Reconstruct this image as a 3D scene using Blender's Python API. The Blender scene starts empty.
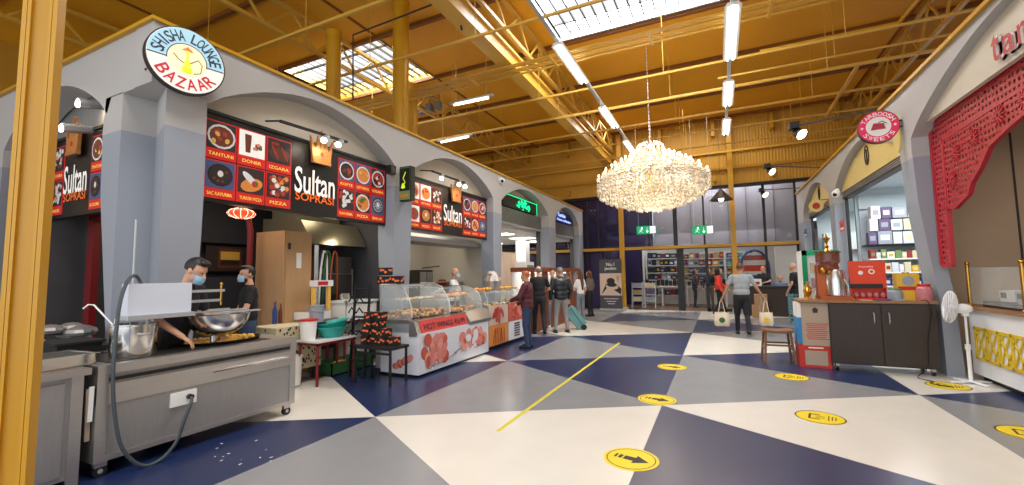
import bpy, bmesh, math, random
from mathutils import Vector, Matrix, Euler
random.seed(7)
PI = math.pi
SC = bpy.context.scene
COL = SC.collection

# ---------------------------------------------------------------- camera
FPX, YAW, PIT, ROL, CAMH = 427.44, -.446936, .075034, -.0137, 1.55
_cy, _sy, _cp, _sp = math.cos(YAW), math.sin(YAW), math.cos(PIT), math.sin(PIT)
FW = Vector((_sy*_cp, _cy*_cp, _sp)); _rt = Vector((_cy, -_sy, 0)); _up = _rt.cross(FW)
RT = _rt*math.cos(ROL)+_up*math.sin(ROL); UP = -_rt*math.sin(ROL)+_up*math.cos(ROL)
CAM = Vector((0, 0, CAMH))
cd = bpy.data.cameras.new('camera'); co = bpy.data.objects.new('camera', cd); COL.objects.link(co)
cd.sensor_width = 36; cd.lens = FPX/1024*36; cd.clip_start = .05; cd.clip_end = 200
co.matrix_world = Matrix(((RT.x, UP.x, -FW.x, CAM.x), (RT.y, UP.y, -FW.y, CAM.y), (RT.z, UP.z, -FW.z, CAM.z), (0, 0, 0, 1)))
SC.camera = co
def ray(px, py): return RT*((px-512)/FPX)-UP*((py-242.5)/FPX)+FW
def at(px, py, ax, v):
    """the place seen at a pixel of the photograph on a known plane"""
    d = ray(px, py); i = 'xyz'.index(ax); return CAM+d*((v-CAM[i])/d[i])
def atd(px, py, dep): return CAM+ray(px, py)*dep

# ---------------------------------------------------------------- light
SC.view_settings.view_transform = 'Standard'; SC.view_settings.look = 'None'
SC.view_settings.gamma = 1; SC.view_settings.use_curve_mapping = False
SC.view_settings.exposure = .15
W = bpy.data.worlds.new('daylight'); SC.world = W; W.use_nodes = True
W.node_tree.nodes['Background'].inputs[0].default_value = (.86, .93, 1, 1)
W.node_tree.nodes['Background'].inputs[1].default_value = 1.15
def area(name, loc, rot, sx, sy, power, col=(1, 1, 1), spread=PI):
    l = bpy.data.lights.new(name, 'AREA'); l.shape = 'RECTANGLE'; l.size = sx; l.size_y = sy
    l.energy = power; l.color = col; l.spread = spread
    o = bpy.data.objects.new(name, l); COL.objects.link(o); o.location = loc; o.rotation_euler = rot
    return o
def point(name, loc, power, col=(1, .9, .75), r=.08):
    l = bpy.data.lights.new(name, 'POINT'); l.energy = power; l.color = col; l.shadow_soft_size = r
    o = bpy.data.objects.new(name, l); COL.objects.link(o); o.location = loc; return o
def spot(name, loc, to, power, col=(1, .9, .75), ang=1.6, r=.05):
    l = bpy.data.lights.new(name, 'SPOT'); l.energy = power; l.color = col; l.spot_size = ang; l.spot_blend = .8; l.shadow_soft_size = r
    o = bpy.data.objects.new(name, l); COL.objects.link(o); o.location = loc
    o.rotation_euler = (Vector(to)-Vector(loc)).to_track_quat('-Z', 'Y').to_euler(); return o
# daylight entering by the roof lights (above the openings), with added fill lamps elsewhere
area('roof_daylight_and_fill', (-1.45, 9.1, 8.6), (0, 0, 0), 3.9, 2.4, 900, (.93, .97, 1))
area('roof_daylight_and_fill', (-9.45, 9.1, 8.6), (0, 0, 0), 3.9, 2.4, 600, (.93, .97, 1))
area('roof_daylight_and_fill', (-1.45, 1.4, 7.5), (0, 0, 0), 3.9, 2.4, 330, (.95, .98, 1))  # stands for an unseen roof light; hangs under the closed deck
area('roof_daylight_and_fill', (-1.45, 16.6, 7.45), (0, 0, 0), 5.5, 1.2, 160, (1, .93, .82))  # fill lamp under the closed deck, no roof light opening here
area('front_fill_light', (-1.3, -3.2, 3.2), (PI/2+.0, 0, 0), 9, 4.5, 165, (.95, .97, 1))  # added fill lamp behind the camera, no window modelled there
# lamps for the shop units and the store, partly added fill
area('shop_ceiling_light', (-6.6, 4.6, 3.3), (0, 0, 0), 1.2, 2.6, 42, (1, .88, .7))
spot('hood_fill_spot', (-5.95, 5.7, 2.4), (-6.9, 5.7, 1.6), 6, (1, .88, .65), 2.6)  # added to brighten the hood from in front; no fitting modelled
area('shop_ceiling_light', (-6.6, 8.3, 3.2), (0, 0, 0), .8, 2.6, 26, (1, .93, .8))
area('shop_ceiling_light', (-8.4, 14.2, 2.92), (0, 0, 0), 4, 6, 150, (1, .98, .93))
area('shop_ceiling_light', (4.1, 11.2, 3.4), (0, 0, 0), 1.8, 3, 95, (.95, .98, 1))
area('shop_ceiling_light', (4.1, 15.8, 3.4), (0, 0, 0), 1.8, 3, 70, (1, .96, .9))
area('shop_ceiling_light', (4.6, 6.5, 3.4), (0, 0, 0), 1.5, 3, 18, (1, .85, .66))
area('store_area_light', (-1.2, 21.4, 3.3), (0, 0, 0), 7, 3, 75, (1, .97, .92))
area('store_area_light', (-1.2, 20.2, 5.9), (0, 0, 0), 7, .8, 300, (.9, .92, 1))  # added to brighten the upper wall behind the glass

# ---------------------------------------------------------------- materials
MATS = {}
def mat(name, rgb, rough=.5, metal=0, emit=0, noise=0, nscale=8, bump=0, alpha=1, trans=0, stretch=None, ecol=None, spec=None):
    m = bpy.data.materials.new(name); m.use_nodes = True; nt = m.node_tree; b = nt.nodes['Principled BSDF']
    def lin(c): return c/12.92 if c <= .04045 else ((c+.055)/1.055)**2.4
    c = tuple(lin(x/255) for x in rgb)+(1,)
    b.inputs['Base Color'].default_value = c; b.inputs['Roughness'].default_value = rough; b.inputs['Metallic'].default_value = metal
    if spec is not None: b.inputs['Specular IOR Level'].default_value = spec
    if emit:
        b.inputs['Emission Color'].default_value = (tuple(lin(x/255) for x in ecol)+(1,)) if ecol else c
        b.inputs['Emission Strength'].default_value = emit
    if alpha < 1: b.inputs['Alpha'].default_value = alpha
    if trans: b.inputs['Transmission Weight'].default_value = trans; b.inputs['IOR'].default_value = 1.3
    if noise or bump:
        tc = nt.nodes.new('ShaderNodeTexCoord'); nz = nt.nodes.new('ShaderNodeTexNoise'); nz.inputs['Scale'].default_value = nscale
        nz.inputs['Detail'].default_value = 4
        src = tc.outputs['Object']
        if stretch:
            mp = nt.nodes.new('ShaderNodeMapping'); mp.inputs['Scale'].default_value = stretch
            nt.links.new(src, mp.inputs[0]); src = mp.outputs[0]
        nt.links.new(src, nz.inputs['Vector'])
        if noise:
            mx = nt.nodes.new('ShaderNodeMix'); mx.data_type = 'RGBA'
            mx.inputs[6].default_value = tuple(min(1, v*(1-noise)) for v in c[:3])+(1,)
            mx.inputs[7].default_value = tuple(min(1, v*(1+noise)) for v in c[:3])+(1,)
            nt.links.new(nz.outputs['Fac'], mx.inputs[0]); nt.links.new(mx.outputs[2], b.inputs['Base Color'])
        if bump:
            bp = nt.nodes.new('ShaderNodeBump'); bp.inputs['Strength'].default_value = bump; bp.inputs['Distance'].default_value = .01
            nt.links.new(nz.outputs['Fac'], bp.inputs['Height']); nt.links.new(bp.outputs[0], b.inputs['Normal'])
    MATS[name] = m; return m
mat('floor_cream', (222, 216, 205), .22, noise=.06, nscale=3)
mat('floor_grey', (140, 141, 143), .22, noise=.09, nscale=3)
mat('floor_blue', (30, 44, 84), .28, spec=.9, noise=.25, nscale=3)
mat('floor_cement', (128, 122, 115), .6, noise=.12)
mat('floor_brown', (96, 68, 50), .35, noise=.2, nscale=4)
mat('ceil', (218, 154, 26), .55, noise=.1, nscale=.8)
mat('ceil_dark', (122, 70, 14), .6)
mat('yellow', (194, 142, 18), .38, noise=.05, nscale=2)
mat('yellow_pale', (204, 160, 66), .35)
mat('yellow_wall', (200, 150, 48), .5, noise=.08, nscale=1.2)
mat('cap', (205, 160, 60), .45)
mat('greige', (174, 171, 168), .7, noise=.03)
mat('bluegrey', (145, 150, 159), .6, noise=.03)
mat('cream_wall', (206, 196, 178), .8, noise=.03)
mat('charcoal', (58, 58, 63), .7, noise=.2, nscale=3)
mat('black', (14, 14, 15), .45)
mat('black_gloss', (10, 10, 12), .2)
mat('black_matte', (20, 20, 22), .85)
mat('dark_brown', (52, 38, 32), .6)
mat('steel', (190, 186, 182), .34, .85, noise=.08, nscale=6, stretch=(1, 1, 12))
mat('steel_dull', (164, 162, 160), .45, .7, noise=.1, nscale=5, stretch=(12, 12, 1))
mat('steel_bright', (214, 212, 208), .18, 1)
mat('steel_dark', (84, 80, 76), .4, .8)
mat('alu', (188, 192, 196), .4, .6)
mat('white', (236, 234, 228), .5)
mat('white_gloss', (240, 240, 240), .25)
mat('white_panel', (206, 212, 222), .45)
mat('red', (196, 26, 30), .45)
mat('menu_red', (206, 30, 24), .5, emit=.12)
mat('menu_black', (16, 13, 14), .4)
mat('menu_white', (236, 232, 226), .5, emit=.25)
mat('orange', (236, 108, 24), .5, emit=.15)
mat('caption', (250, 214, 90), .5, emit=.2)
mat('dark_red', (120, 22, 26), .45)
mat('screen_red', (176, 40, 50), .45)
mat('food_brown', (108, 52, 30), .6, noise=.3, nscale=30)
mat('food_dark', (44, 26, 22), .6, noise=.4, nscale=30)
mat('food_orange', (222, 138, 58), .6, noise=.3, nscale=30)
mat('food_red', (176, 52, 38), .6, noise=.3, nscale=30)
mat('food_green', (70, 116, 48), .6, noise=.3, nscale=30)
mat('food_yellow', (232, 180, 76), .6, noise=.25, nscale=30)
mat('food_pink', (224, 150, 130), .6, noise=.2, nscale=20)
mat('plate', (226, 224, 222), .35)
mat('photo_blue', (70, 84, 128), .5)
mat('photo_dark', (48, 34, 36), .5)
mat('gold', (206, 142, 84), .3, .5, noise=.3, nscale=14)
mat('brass', (200, 150, 60), .25, 1)
mat('teal', (44, 168, 158), .4)
mat('teal_cart', (96, 146, 150), .5)
mat('plastic_clear', (236, 236, 232), .25, alpha=.88)
mat('glass', (225, 235, 232), .04, alpha=.16)
mat('glass_dark', (30, 26, 44), .03, alpha=.22, spec=.5)
mat('glass_door', (40, 40, 48), .03, alpha=.12)
mat('wood', (146, 104, 66), .5, noise=.2, nscale=3, stretch=(8, 8, 1))
mat('wood_light', (178, 140, 98), .55, noise=.12, nscale=3, stretch=(8, 8, 1))
mat('wood_stool', (120, 80, 50), .5, noise=.2)
mat('wenge', (54, 43, 36), .5, noise=.25, nscale=3, stretch=(14, 14, 1))
mat('kiosk_wood', (126, 66, 36), .4, noise=.2)
mat('yellow_sticker', (236, 206, 26), .4)
mat('tape', (206, 204, 62), .45)
mat('purple', (44, 28, 78), .5)
mat('lilac', (172, 172, 184), .6, noise=.03, nscale=1)
mat('lilac_dark', (120, 120, 130), .5)
mat('taupe', (172, 148, 122), .7, noise=.04)
mat('lattice_yellow', (226, 190, 40), .45)
mat('tube', (255, 250, 236), .5, emit=9)
mat('tube_far', (255, 248, 225), .5, emit=7)
mat('panel_light', (255, 252, 244), .5, emit=4)
mat('lamp_face', (255, 236, 200), .5, emit=12)
mat('bulb', (255, 226, 170), .4, emit=7)
mat('exit_green', (0, 132, 84), .5, emit=.9)
mat('exit_white', (236, 255, 244), .5, emit=1.6)
mat('neon_green', (0, 220, 130), .5, emit=2.2)
mat('neon_blue', (150, 170, 255), .5, emit=2.4)
mat('navy_sign', (22, 20, 70), .4, emit=.2)
mat('sign_lit', (244, 216, 170), .5, emit=.4, noise=.12, nscale=5)
mat('sign_blue', (150, 190, 205), .5, emit=.35)
mat('sign_cream', (226, 214, 204), .5, emit=.35)
mat('sign_ink', (28, 36, 62), .5)
mat('sign_red', (186, 20, 40), .5, emit=.2)
mat('sign_green', (190, 215, 40), .5, emit=.6)
mat('sign_magenta', (196, 20, 74), .45, emit=.35)
mat('lantern_red', (230, 60, 30), .5, emit=1.6)
mat('lantern_white', (255, 220, 190), .5, emit=1.6)
mat('lantern_orange', (255, 130, 20), .5, emit=3)
mat('skin', (206, 156, 126), .55)
mat('skin_dark', (172, 120, 92), .55)
mat('hair_black', (22, 18, 18), .5)
mat('hair_brown', (92, 48, 28), .5, noise=.2, nscale=20)
mat('hair_grey', (126, 122, 118), .6, noise=.2, nscale=40)
mat('hair_blond', (168, 128, 84), .5)
mat('hair_ginger', (176, 92, 50), .6)
mat('mask_blue', (150, 196, 222), .7)
mat('shirt_navy', (36, 34, 46), .8, bump=.3, nscale=14)
mat('shirt_black', (20, 20, 23), .8, bump=.3, nscale=14)
mat('shirt_white', (226, 226, 226), .8, bump=.3, nscale=14)
mat('shirt_grey', (150, 154, 158), .8, noise=.35, nscale=60, bump=.3)
mat('jacket_maroon', (82, 24, 36), .6, bump=.5, nscale=12)
mat('leather', (30, 32, 34), .35, bump=.5, nscale=12)
mat('jeans', (44, 62, 92), .8, bump=.2)
mat('jeans_grey', (112, 122, 132), .8, bump=.2)
mat('trouser_grey', (136, 132, 130), .8, bump=.2)
mat('trouser_black', (24, 24, 28), .8, bump=.2)
mat('top_orange', (226, 58, 34), .7, bump=.2)
mat('top_brown', (108, 92, 84), .7)
mat('shirt_check', (96, 120, 168), .7, noise=.5, nscale=60)
mat('tote', (214, 200, 176), .8, bump=.3)
mat('shoe_black', (18, 18, 20), .5)
mat('shoe_white', (216, 214, 210), .5)
mat('cardboard', (170, 132, 96), .8, noise=.06)
mat('paper_tan', (176, 156, 136), .8)
mat('paper_blue', (52, 128, 182), .6)
mat('box_red', (196, 48, 34), .6)
mat('box_orange', (226, 66, 26), .5)
mat('prod_purple', (96, 78, 116), .6)
mat('prod_cream', (212, 200, 168), .6)
mat('prod_grey', (150, 156, 166), .6)
mat('prod_blue', (40, 60, 130), .6)
mat('prod_navy', (24, 28, 60), .6)
mat('prod_red', (150, 44, 44), .6)
mat('prod_green', (106, 140, 84), .6)
mat('prod_black', (34, 34, 40), .6)
mat('prod_gold', (190, 140, 50), .6)
mat('wall_pale', (206, 220, 226), .6)
mat('copper', (168, 84, 44), .3, .7)
mat('amber_glass', (120, 50, 24), .15, alpha=.75)
mat('fridge_green', (20, 150, 96), .25, .4)
mat('candy', (196, 120, 124), .5, noise=.6, nscale=60)
mat('tin_yellow', (222, 178, 34), .4)
mat('hood', (186, 176, 148), .3, .9)
mat('cable', (62, 70, 74), .5)
mat('tuft', (196, 184, 150), .9, noise=.6, nscale=60)
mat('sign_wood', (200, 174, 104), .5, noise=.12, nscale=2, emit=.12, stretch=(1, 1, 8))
mat('shutter', (126, 124, 122), .4, .7)
mat('crate_green', (44, 92, 48), .7)
mat('meat_pink', (214, 128, 116), .55, noise=.3, nscale=12)
mat('meat_red', (190, 84, 68), .55, noise=.35, nscale=12)
mat('banner_red', (206, 66, 62), .5)
mat('poster_white', (216, 216, 222), .4, noise=.05, nscale=6)
mat('ink', (40, 30, 36), .6)
mat('banner_grey', (70, 68, 74), .6)
mat('banner_skin', (206, 180, 160), .6)
mat('curtain', (222, 196, 176), .9)
mat('orange_print', (236, 112, 56), .6)
mat('wire_gold', (176, 140, 80), .4, .6)

def two_tone():
    """greige above, blue-grey paint below a level line 3.25 m up"""
    m = mat('facade', (186, 180, 174), .65); nt = m.node_tree; b = nt.nodes['Principled BSDF']
    g = nt.nodes.new('ShaderNodeNewGeometry'); s = nt.nodes.new('ShaderNodeSeparateXYZ'); nt.links.new(g.outputs['Position'], s.inputs[0])
    c = nt.nodes.new('ShaderNodeMath'); c.operation = 'LESS_THAN'; c.inputs[1].default_value = 3.25; nt.links.new(s.outputs[2], c.inputs[0])
    mx = nt.nodes.new('ShaderNodeMix'); mx.data_type = 'RGBA'
    mx.inputs[6].default_value = MATS['greige'].node_tree.nodes['Principled BSDF'].inputs[0].default_value
    mx.inputs[7].default_value = MATS['bluegrey'].node_tree.nodes['Principled BSDF'].inputs[0].default_value
    nt.links.new(c.outputs[0], mx.inputs[0]); nt.links.new(mx.outputs[2], b.inputs['Base Color'])
two_tone()
def perforated():
    """red fretwork: cut-out cells of a Voronoi pattern"""
    m = mat('fretwork', (176, 40, 50), .45); nt = m.node_tree; b = nt.nodes['Principled BSDF']
    tc = nt.nodes.new('ShaderNodeTexCoord'); v = nt.nodes.new('ShaderNodeTexVoronoi'); v.feature = 'DISTANCE_TO_EDGE'; v.inputs['Scale'].default_value = 13
    v.inputs['Randomness'].default_value = .3
    mp = nt.nodes.new('ShaderNodeMapping'); mp.inputs['Scale'].default_value = (1, 0, 1)
    nt.links.new(tc.outputs['Object'], mp.inputs[0]); nt.links.new(mp.outputs[0], v.inputs['Vector'])
    c = nt.nodes.new('ShaderNodeMath'); c.operation = 'LESS_THAN'; c.inputs[1].default_value = .24; nt.links.new(v.outputs['Distance'], c.inputs[0])
    nt.links.new(c.outputs[0], b.inputs['Alpha'])
perforated()
def corrugate(name, axis, period, amp):
    m = MATS[name]; nt = m.node_tree; b = nt.nodes['Principled BSDF']
    tc = nt.nodes.new('ShaderNodeTexCoord'); w = nt.nodes.new('ShaderNodeTexWave'); w.bands_direction = axis; w.inputs['Scale'].default_value = period
    nt.links.new(tc.outputs['Object'], w.inputs['Vector']); bp = nt.nodes.new('ShaderNodeBump'); bp.inputs['Strength'].default_value = amp; bp.inputs['Distance'].default_value = .02
    nt.links.new(w.outputs['Fac'], bp.inputs['Height']); nt.links.new(bp.outputs[0], b.inputs['Normal'])
corrugate('yellow_wall', 'X', 3, .5); corrugate('shutter', 'Z', 8, .8)

# ---------------------------------------------------------------- mesh builder
_txt = {}
def text_geo(s):
    if s in _txt: return _txt[s]
    c = bpy.data.curves.new('t', 'FONT'); c.body = s; c.align_x = 'CENTER'; c.align_y = 'CENTER'; c.extrude = .0; c.offset = .012; c.resolution_u = 3
    o = bpy.data.objects.new('t', c); COL.objects.link(o)
    me = bpy.data.meshes.new_from_object(o.evaluated_get(bpy.context.evaluated_depsgraph_get()))
    vs = [v.co.copy() for v in me.vertices]; fs = [tuple(p.vertices) for p in me.polygons]
    bpy.data.objects.remove(o); bpy.data.curves.remove(c); bpy.data.meshes.remove(me)
    if vs:
        x0 = min(v.x for v in vs); x1 = max(v.x for v in vs); y0 = min(v.y for v in vs); y1 = max(v.y for v in vs)
        vs = [((v.x-(x0+x1)/2)/(x1-x0), (v.y-(y0+y1)/2)/(y1-y0)) for v in vs]
    _txt[s] = (vs, fs); return _txt[s]
class MB:
    def __init__(s, m='white'):
        s.v = []; s.f = []; s.mi = []; s.mats = [m]; s.c = 0; s.M = Matrix()
    def m(s, name):
        if name not in s.mats: s.mats.append(name)
        s.c = s.mats.index(name); return s
    def add(s, vs, fs):
        n = len(s.v); s.v += [s.M @ Vector(v) for v in vs]; s.f += [tuple(i+n for i in f) for f in fs]; s.mi += [s.c]*len(fs); return s
    def box(s, a, b):
        (x0, y0, z0), (x1, y1, z1) = a, b
        x0, x1 = min(x0, x1), max(x0, x1); y0, y1 = min(y0, y1), max(y0, y1); z0, z1 = min(z0, z1), max(z0, z1)
        return s.add([(x0, y0, z0), (x1, y0, z0), (x1, y1, z0), (x0, y1, z0), (x0, y0, z1), (x1, y0, z1), (x1, y1, z1), (x0, y1, z1)],
                     [(0, 3, 2, 1), (4, 5, 6, 7), (0, 1, 5, 4), (1, 2, 6, 5), (2, 3, 7, 6), (3, 0, 4, 7)])
    def bar(s, p, q, w=.04, h=None, up=(0, 0, 1)):
        h = h or w; p = Vector(p); q = Vector(q); d = (q-p).normalized(); u = Vector(up)
        if abs(d.dot(u)) > .95: u = Vector((1, 0, 0))
        r = d.cross(u).normalized(); u = r.cross(d)
        vs = [c+r*i*w/2+u*j*h/2 for c in (p, q) for i, j in ((-1, -1), (1, -1), (1, 1), (-1, 1))]
        return s.add(vs, [(0, 1, 2, 3), (7, 6, 5, 4), (0, 4, 5, 1), (1, 5, 6, 2), (2, 6, 7, 3), (3, 7, 4, 0)])
    def cone(s, p, q, r1, r2=None, n=12, cap=True):
        r2 = r1 if r2 is None else r2; p = Vector(p); q = Vector(q); d = (q-p).normalized()
        u = Vector((0, 0, 1)) if abs(d.z) < .95 else Vector((1, 0, 0)); a = d.cross(u).normalized(); b = d.cross(a)
        vs = []
        for c, r in ((p, r1), (q, r2)):
            for i in range(n): t = 2*PI*i/n; vs.append(c+a*r*math.cos(t)+b*r*math.sin(t))
        fs = [(i, n+i, n+(i+1) % n, (i+1) % n) for i in range(n)]
        if cap: fs += [tuple(range(n)), tuple(range(2*n-1, n-1, -1))]
        return s.add(vs, fs)
    def tube(s, pts, r, n=8):
        pts = [Vector(p) for p in pts]; k = len(pts); vs = []; a = None
        for i, p in enumerate(pts):
            d = (pts[min(i+1, k-1)]-pts[max(i-1, 0)]).normalized()
            if a is None:
                u = Vector((0, 0, 1)) if abs(d.z) < .9 else Vector((1, 0, 0)); a = d.cross(u).normalized()
            a = (a-d*a.dot(d)).normalized(); b = d.cross(a); rr = r[i] if isinstance(r, (list, tuple)) else r
            for j in range(n): t = 2*PI*j/n; vs.append(p+a*rr*math.cos(t)+b*rr*math.sin(t))
        fs = [(i*n+j, i*n+(j+1) % n, (i+1)*n+(j+1) % n, (i+1)*n+j) for i in range(k-1) for j in range(n)]
        fs += [tuple(range(n-1, -1, -1)), tuple(range((k-1)*n, k*n))]
        return s.add(vs, fs)
    def lathe(s, prof, c=(0, 0, 0), n=24, sx=1, sy=1):
        vs = []; k = len(prof)
        for r, z in prof:
            for j in range(n): t = 2*PI*j/n; vs.append((c[0]+r*sx*math.cos(t), c[1]+r*sy*math.sin(t), c[2]+z))
        fs = [(i*n+j, i*n+(j+1) % n, (i+1)*n+(j+1) % n, (i+1)*n+j) for i in range(k-1) for j in range(n)]
        if prof[0][0] > 1e-4: fs.append(tuple(range(n-1, -1, -1)))
        if prof[-1][0] > 1e-4: fs.append(tuple(range((k-1)*n, k*n)))
        return s.add(vs, fs)
    def ell(s, c, r, n=12, k=8, R=None):
        if not isinstance(r, (tuple, list)): r = (r, r, r)
        c = Vector(c); vs = []; R = R or Matrix.Identity(3)
        for i in range(k+1):
            p = PI*i/k
            for j in range(n): t = 2*PI*j/n; vs.append(c+R @ Vector((r[0]*math.sin(p)*math.cos(t), r[1]*math.sin(p)*math.sin(t), -r[2]*math.cos(p))))
        return s.add(vs, [(i*n+j, i*n+(j+1) % n, (i+1)*n+(j+1) % n, (i+1)*n+j) for i in range(k) for j in range(n)])
    def limb(s, p, q, r1, r2, n=10):
        s.cone(p, q, r1, r2, n); s.ell(p, r1, n, 6); s.ell(q, r2, n, 6); return s
    def prism(s, poly, ax, a, b):
        """2D polygon in the plane across axis ax, from a to b"""
        def P(u, v, w): return {'x': (w, u, v), 'y': (u, w, v), 'z': (u, v, w)}[ax]
        n = len(poly); vs = [P(u, v, a) for u, v in poly]+[P(u, v, b) for u, v in poly]
        return s.add(vs, [tuple(range(n)), tuple(range(2*n-1, n-1, -1))]+[(i, n+i, n+(i+1) % n, (i+1) % n) for i in range(n)])
    def disc(s, c, r, ax='y', n=20, sx=1, sz=1, rot=0, th=.002):
        pts = []
        for i in range(n):
            t = 2*PI*i/n; u, v = r*sx*math.cos(t), r*sz*math.sin(t); pts.append((u*math.cos(rot)-v*math.sin(rot), u*math.sin(rot)+v*math.cos(rot)))
        i = 'xyz'.index(ax); o = [c[k] for k in range(3) if k != i]
        return s.prism([(p[0]+o[0], p[1]+o[1]) for p in pts], ax, c[i]-th/2, c[i]+th/2)
    def text(s, t, c, w, h, plane='y', flip=1, th=.004):
        """lettering in the local XZ plane facing -Y ('y') or lying flat ('z')"""
        vs, fs = text_geo(t)
        if plane == 'y': P = [(c[0]+x*w, c[1]-th, c[2]+y*h) for x, y in vs]
        elif plane == 'z': P = [(c[0]+x*w, c[1]+y*h, c[2]+th) for x, y in vs]
        else: P = [(c[0]-th, c[1]-x*w*flip, c[2]+y*h) for x, y in vs]
        return s.add(P, fs)
    def build(s, name, mat_=None, parent=None, shift=None, smooth=True, ang=.6):
        me = bpy.data.meshes.new(name)
        v = s.v
        if shift is not None: sh = Vector(shift); v = [Vector(a)-sh for a in v]
        me.from_pydata([tuple(a) for a in v], [], s.f)
        for n in ([mat_] if mat_ else s.mats): me.materials.append(MATS[n])
        if not mat_: me.polygons.foreach_set('material_index', s.mi)
        bm = bmesh.new(); bm.from_mesh(me); bmesh.ops.recalc_face_normals(bm, faces=bm.faces); bm.to_mesh(me); bm.free()
        if smooth:
            me.polygons.foreach_set('use_smooth', [True]*len(me.polygons)); me.set_sharp_from_angle(angle=ang)
        me.update()
        o = bpy.data.objects.new(name, me); COL.objects.link(o)
        if parent: o.parent = parent
        return o
def thing(name, label, cat, loc=(0, 0, 0), rz=0, group=None):
    o = bpy.data.objects.new(name, None); COL.objects.link(o); o.empty_display_size = .1
    o.location = loc; o.rotation_euler = (0, 0, rz); o['label'] = label; o['category'] = cat
    if group: o['group'] = group
    return o
def tag(o, label, cat, group=None, kind=None):
    o['label'] = label; o['category'] = cat
    if group: o['group'] = group
    if kind: o['kind'] = kind
    return o
def single(mb, name, label, cat, loc=(0, 0, 0), rz=0, mat_=None, group=None, kind=None):
    o = mb.build(name, mat_); o.location = loc; o.rotation_euler = (0, 0, rz); return tag(o, label, cat, group, kind)
def struct(mb, name, mat_=None, parent=None):
    o = mb.build(name, mat_, parent)
    if not parent: o['kind'] = 'structure'
    return o
def dup(r, loc=None, rz=None, label=None, group=None):
    n = r.copy(); COL.objects.link(n)
    if loc is not None: n.location = loc
    if rz is not None: n.rotation_euler = (0, 0, rz)
    if label: n['label'] = label
    if group: n['group'] = group
    for ch in list(r.children):
        c = ch.copy(); COL.objects.link(c); c.parent = n
        for g in list(ch.children): d = g.copy(); COL.objects.link(d); d.parent = c
    return n

ORD = ['first', 'second', 'third', 'fourth', 'fifth', 'sixth', 'seventh', 'eighth', 'ninth', 'tenth', 'eleventh', 'twelfth', 'thirteenth', 'fourteenth', 'fifteenth', 'sixteenth', 'seventeenth', 'eighteenth', 'nineteenth', 'twentieth', 'last']
HUE = {'white_panel': 'pale', 'prod_cream': 'cream', 'prod_purple': 'mauve', 'prod_grey': 'grey', 'white': 'white', 'prod_green': 'green', 'prod_red': 'red', 'tin_yellow': 'yellow', 'prod_blue': 'blue', 'prod_black': 'black', 'prod_navy': 'navy', 'teal': 'teal', 'prod_gold': 'gold', 'food_brown': 'brown'}
# ================================================================ THE SETTING
# floor: lattice of triangles, columns of nodes along the hall
fm = MB('floor_grey')
DX = 2.835; X0 = -.66; PY = 3.32
def ny(c, k): return 5.38+PY*k+(PY/2*(1 if c > 0 else -1) if c % 2 else 0)
def nd(c, k): return (X0+DX*c, ny(c, k), 0)
G, Cc, B_ = 'floor_grey', 'floor_cream', 'floor_blue'
# strips: (left column, {k: colour} of triangles whose upright edge is on the left, {k: ...} on the right)
def tri(a, b, c, m): fm.m(m).add([a, b, c], [(0, 1, 2)])
# nodes: A (column -1) A_k = 3.72+3.32k ; B (column 0) 5.38+3.32k ; C (column 1) 7.04+3.32k
def A(k): return (X0-DX, 3.72+PY*k, 0)
def B(k): return (X0, 5.38+PY*k, 0)
def Cn(k): return (X0+DX, 7.04+PY*k, 0)
def D(k): return (X0+2*DX, 8.7+PY*k, 0)
def Z(k): return (X0-2*DX, 5.38+PY*k, 0)
L1 = {-2: B_, -1: G, 0: G, 1: G, 2: Cc, 3: B_, 4: Cc}
R1 = {-2: B_, -1: Cc, 0: Cc, 1: B_, 2: B_, 3: G, 4: G}
for k in range(-2, 5):
    tri(A(k), A(k+1), B(k), L1[k]); tri(B(k-1), B(k), A(k), R1[k])
L2 = {-3: G, -2: G, -1: B_, 0: G, 1: Cc, 2: B_, 3: Cc}
R2 = {-3: G, -2: B_, -1: Cc, 0: B_, 1: G, 2: G, 3: G}
for k in range(-3, 4):
    tri(B(k), B(k+1), Cn(k), L2[k]); tri(Cn(k-1), Cn(k), B(k), R2[k+0] if False else {-3: B_, -2: G, -1: B_, 0: Cc, 1: B_, 2: G, 3: G}[k])
for k in range(-3, 4):
    tri(Cn(k), Cn(k+1), D(k), {-1: G, 0: Cc, 1: B_}.get(k, G)); tri(D(k-1), D(k), Cn(k), {0: B_, 1: Cc}.get(k, B_))
for k in range(-3, 4):
    tri(A(k), A(k+1), Z(k), {0: B_, -1: B_, 1: B_, 2: Cc}.get(k, G)); tri(Z(k-1), Z(k), A(k), {0: Cc, 1: Cc, 2: G}.get(k, Cc))
struct(fm, 'floor')
f2 = MB('floor_cement'); f2.box((-15, -4, -.06), (9, 18.7, -.004)); f2.box((-8.6, 2.6, -.003), (-5.62, 6.3, .004))
struct(f2, 'floor_slab', 'floor_cement')
f3 = MB('floor_brown'); f3.box((-15, 18.7, -.05), (9, 26, .001)); struct(f3, 'floor_store')

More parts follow.
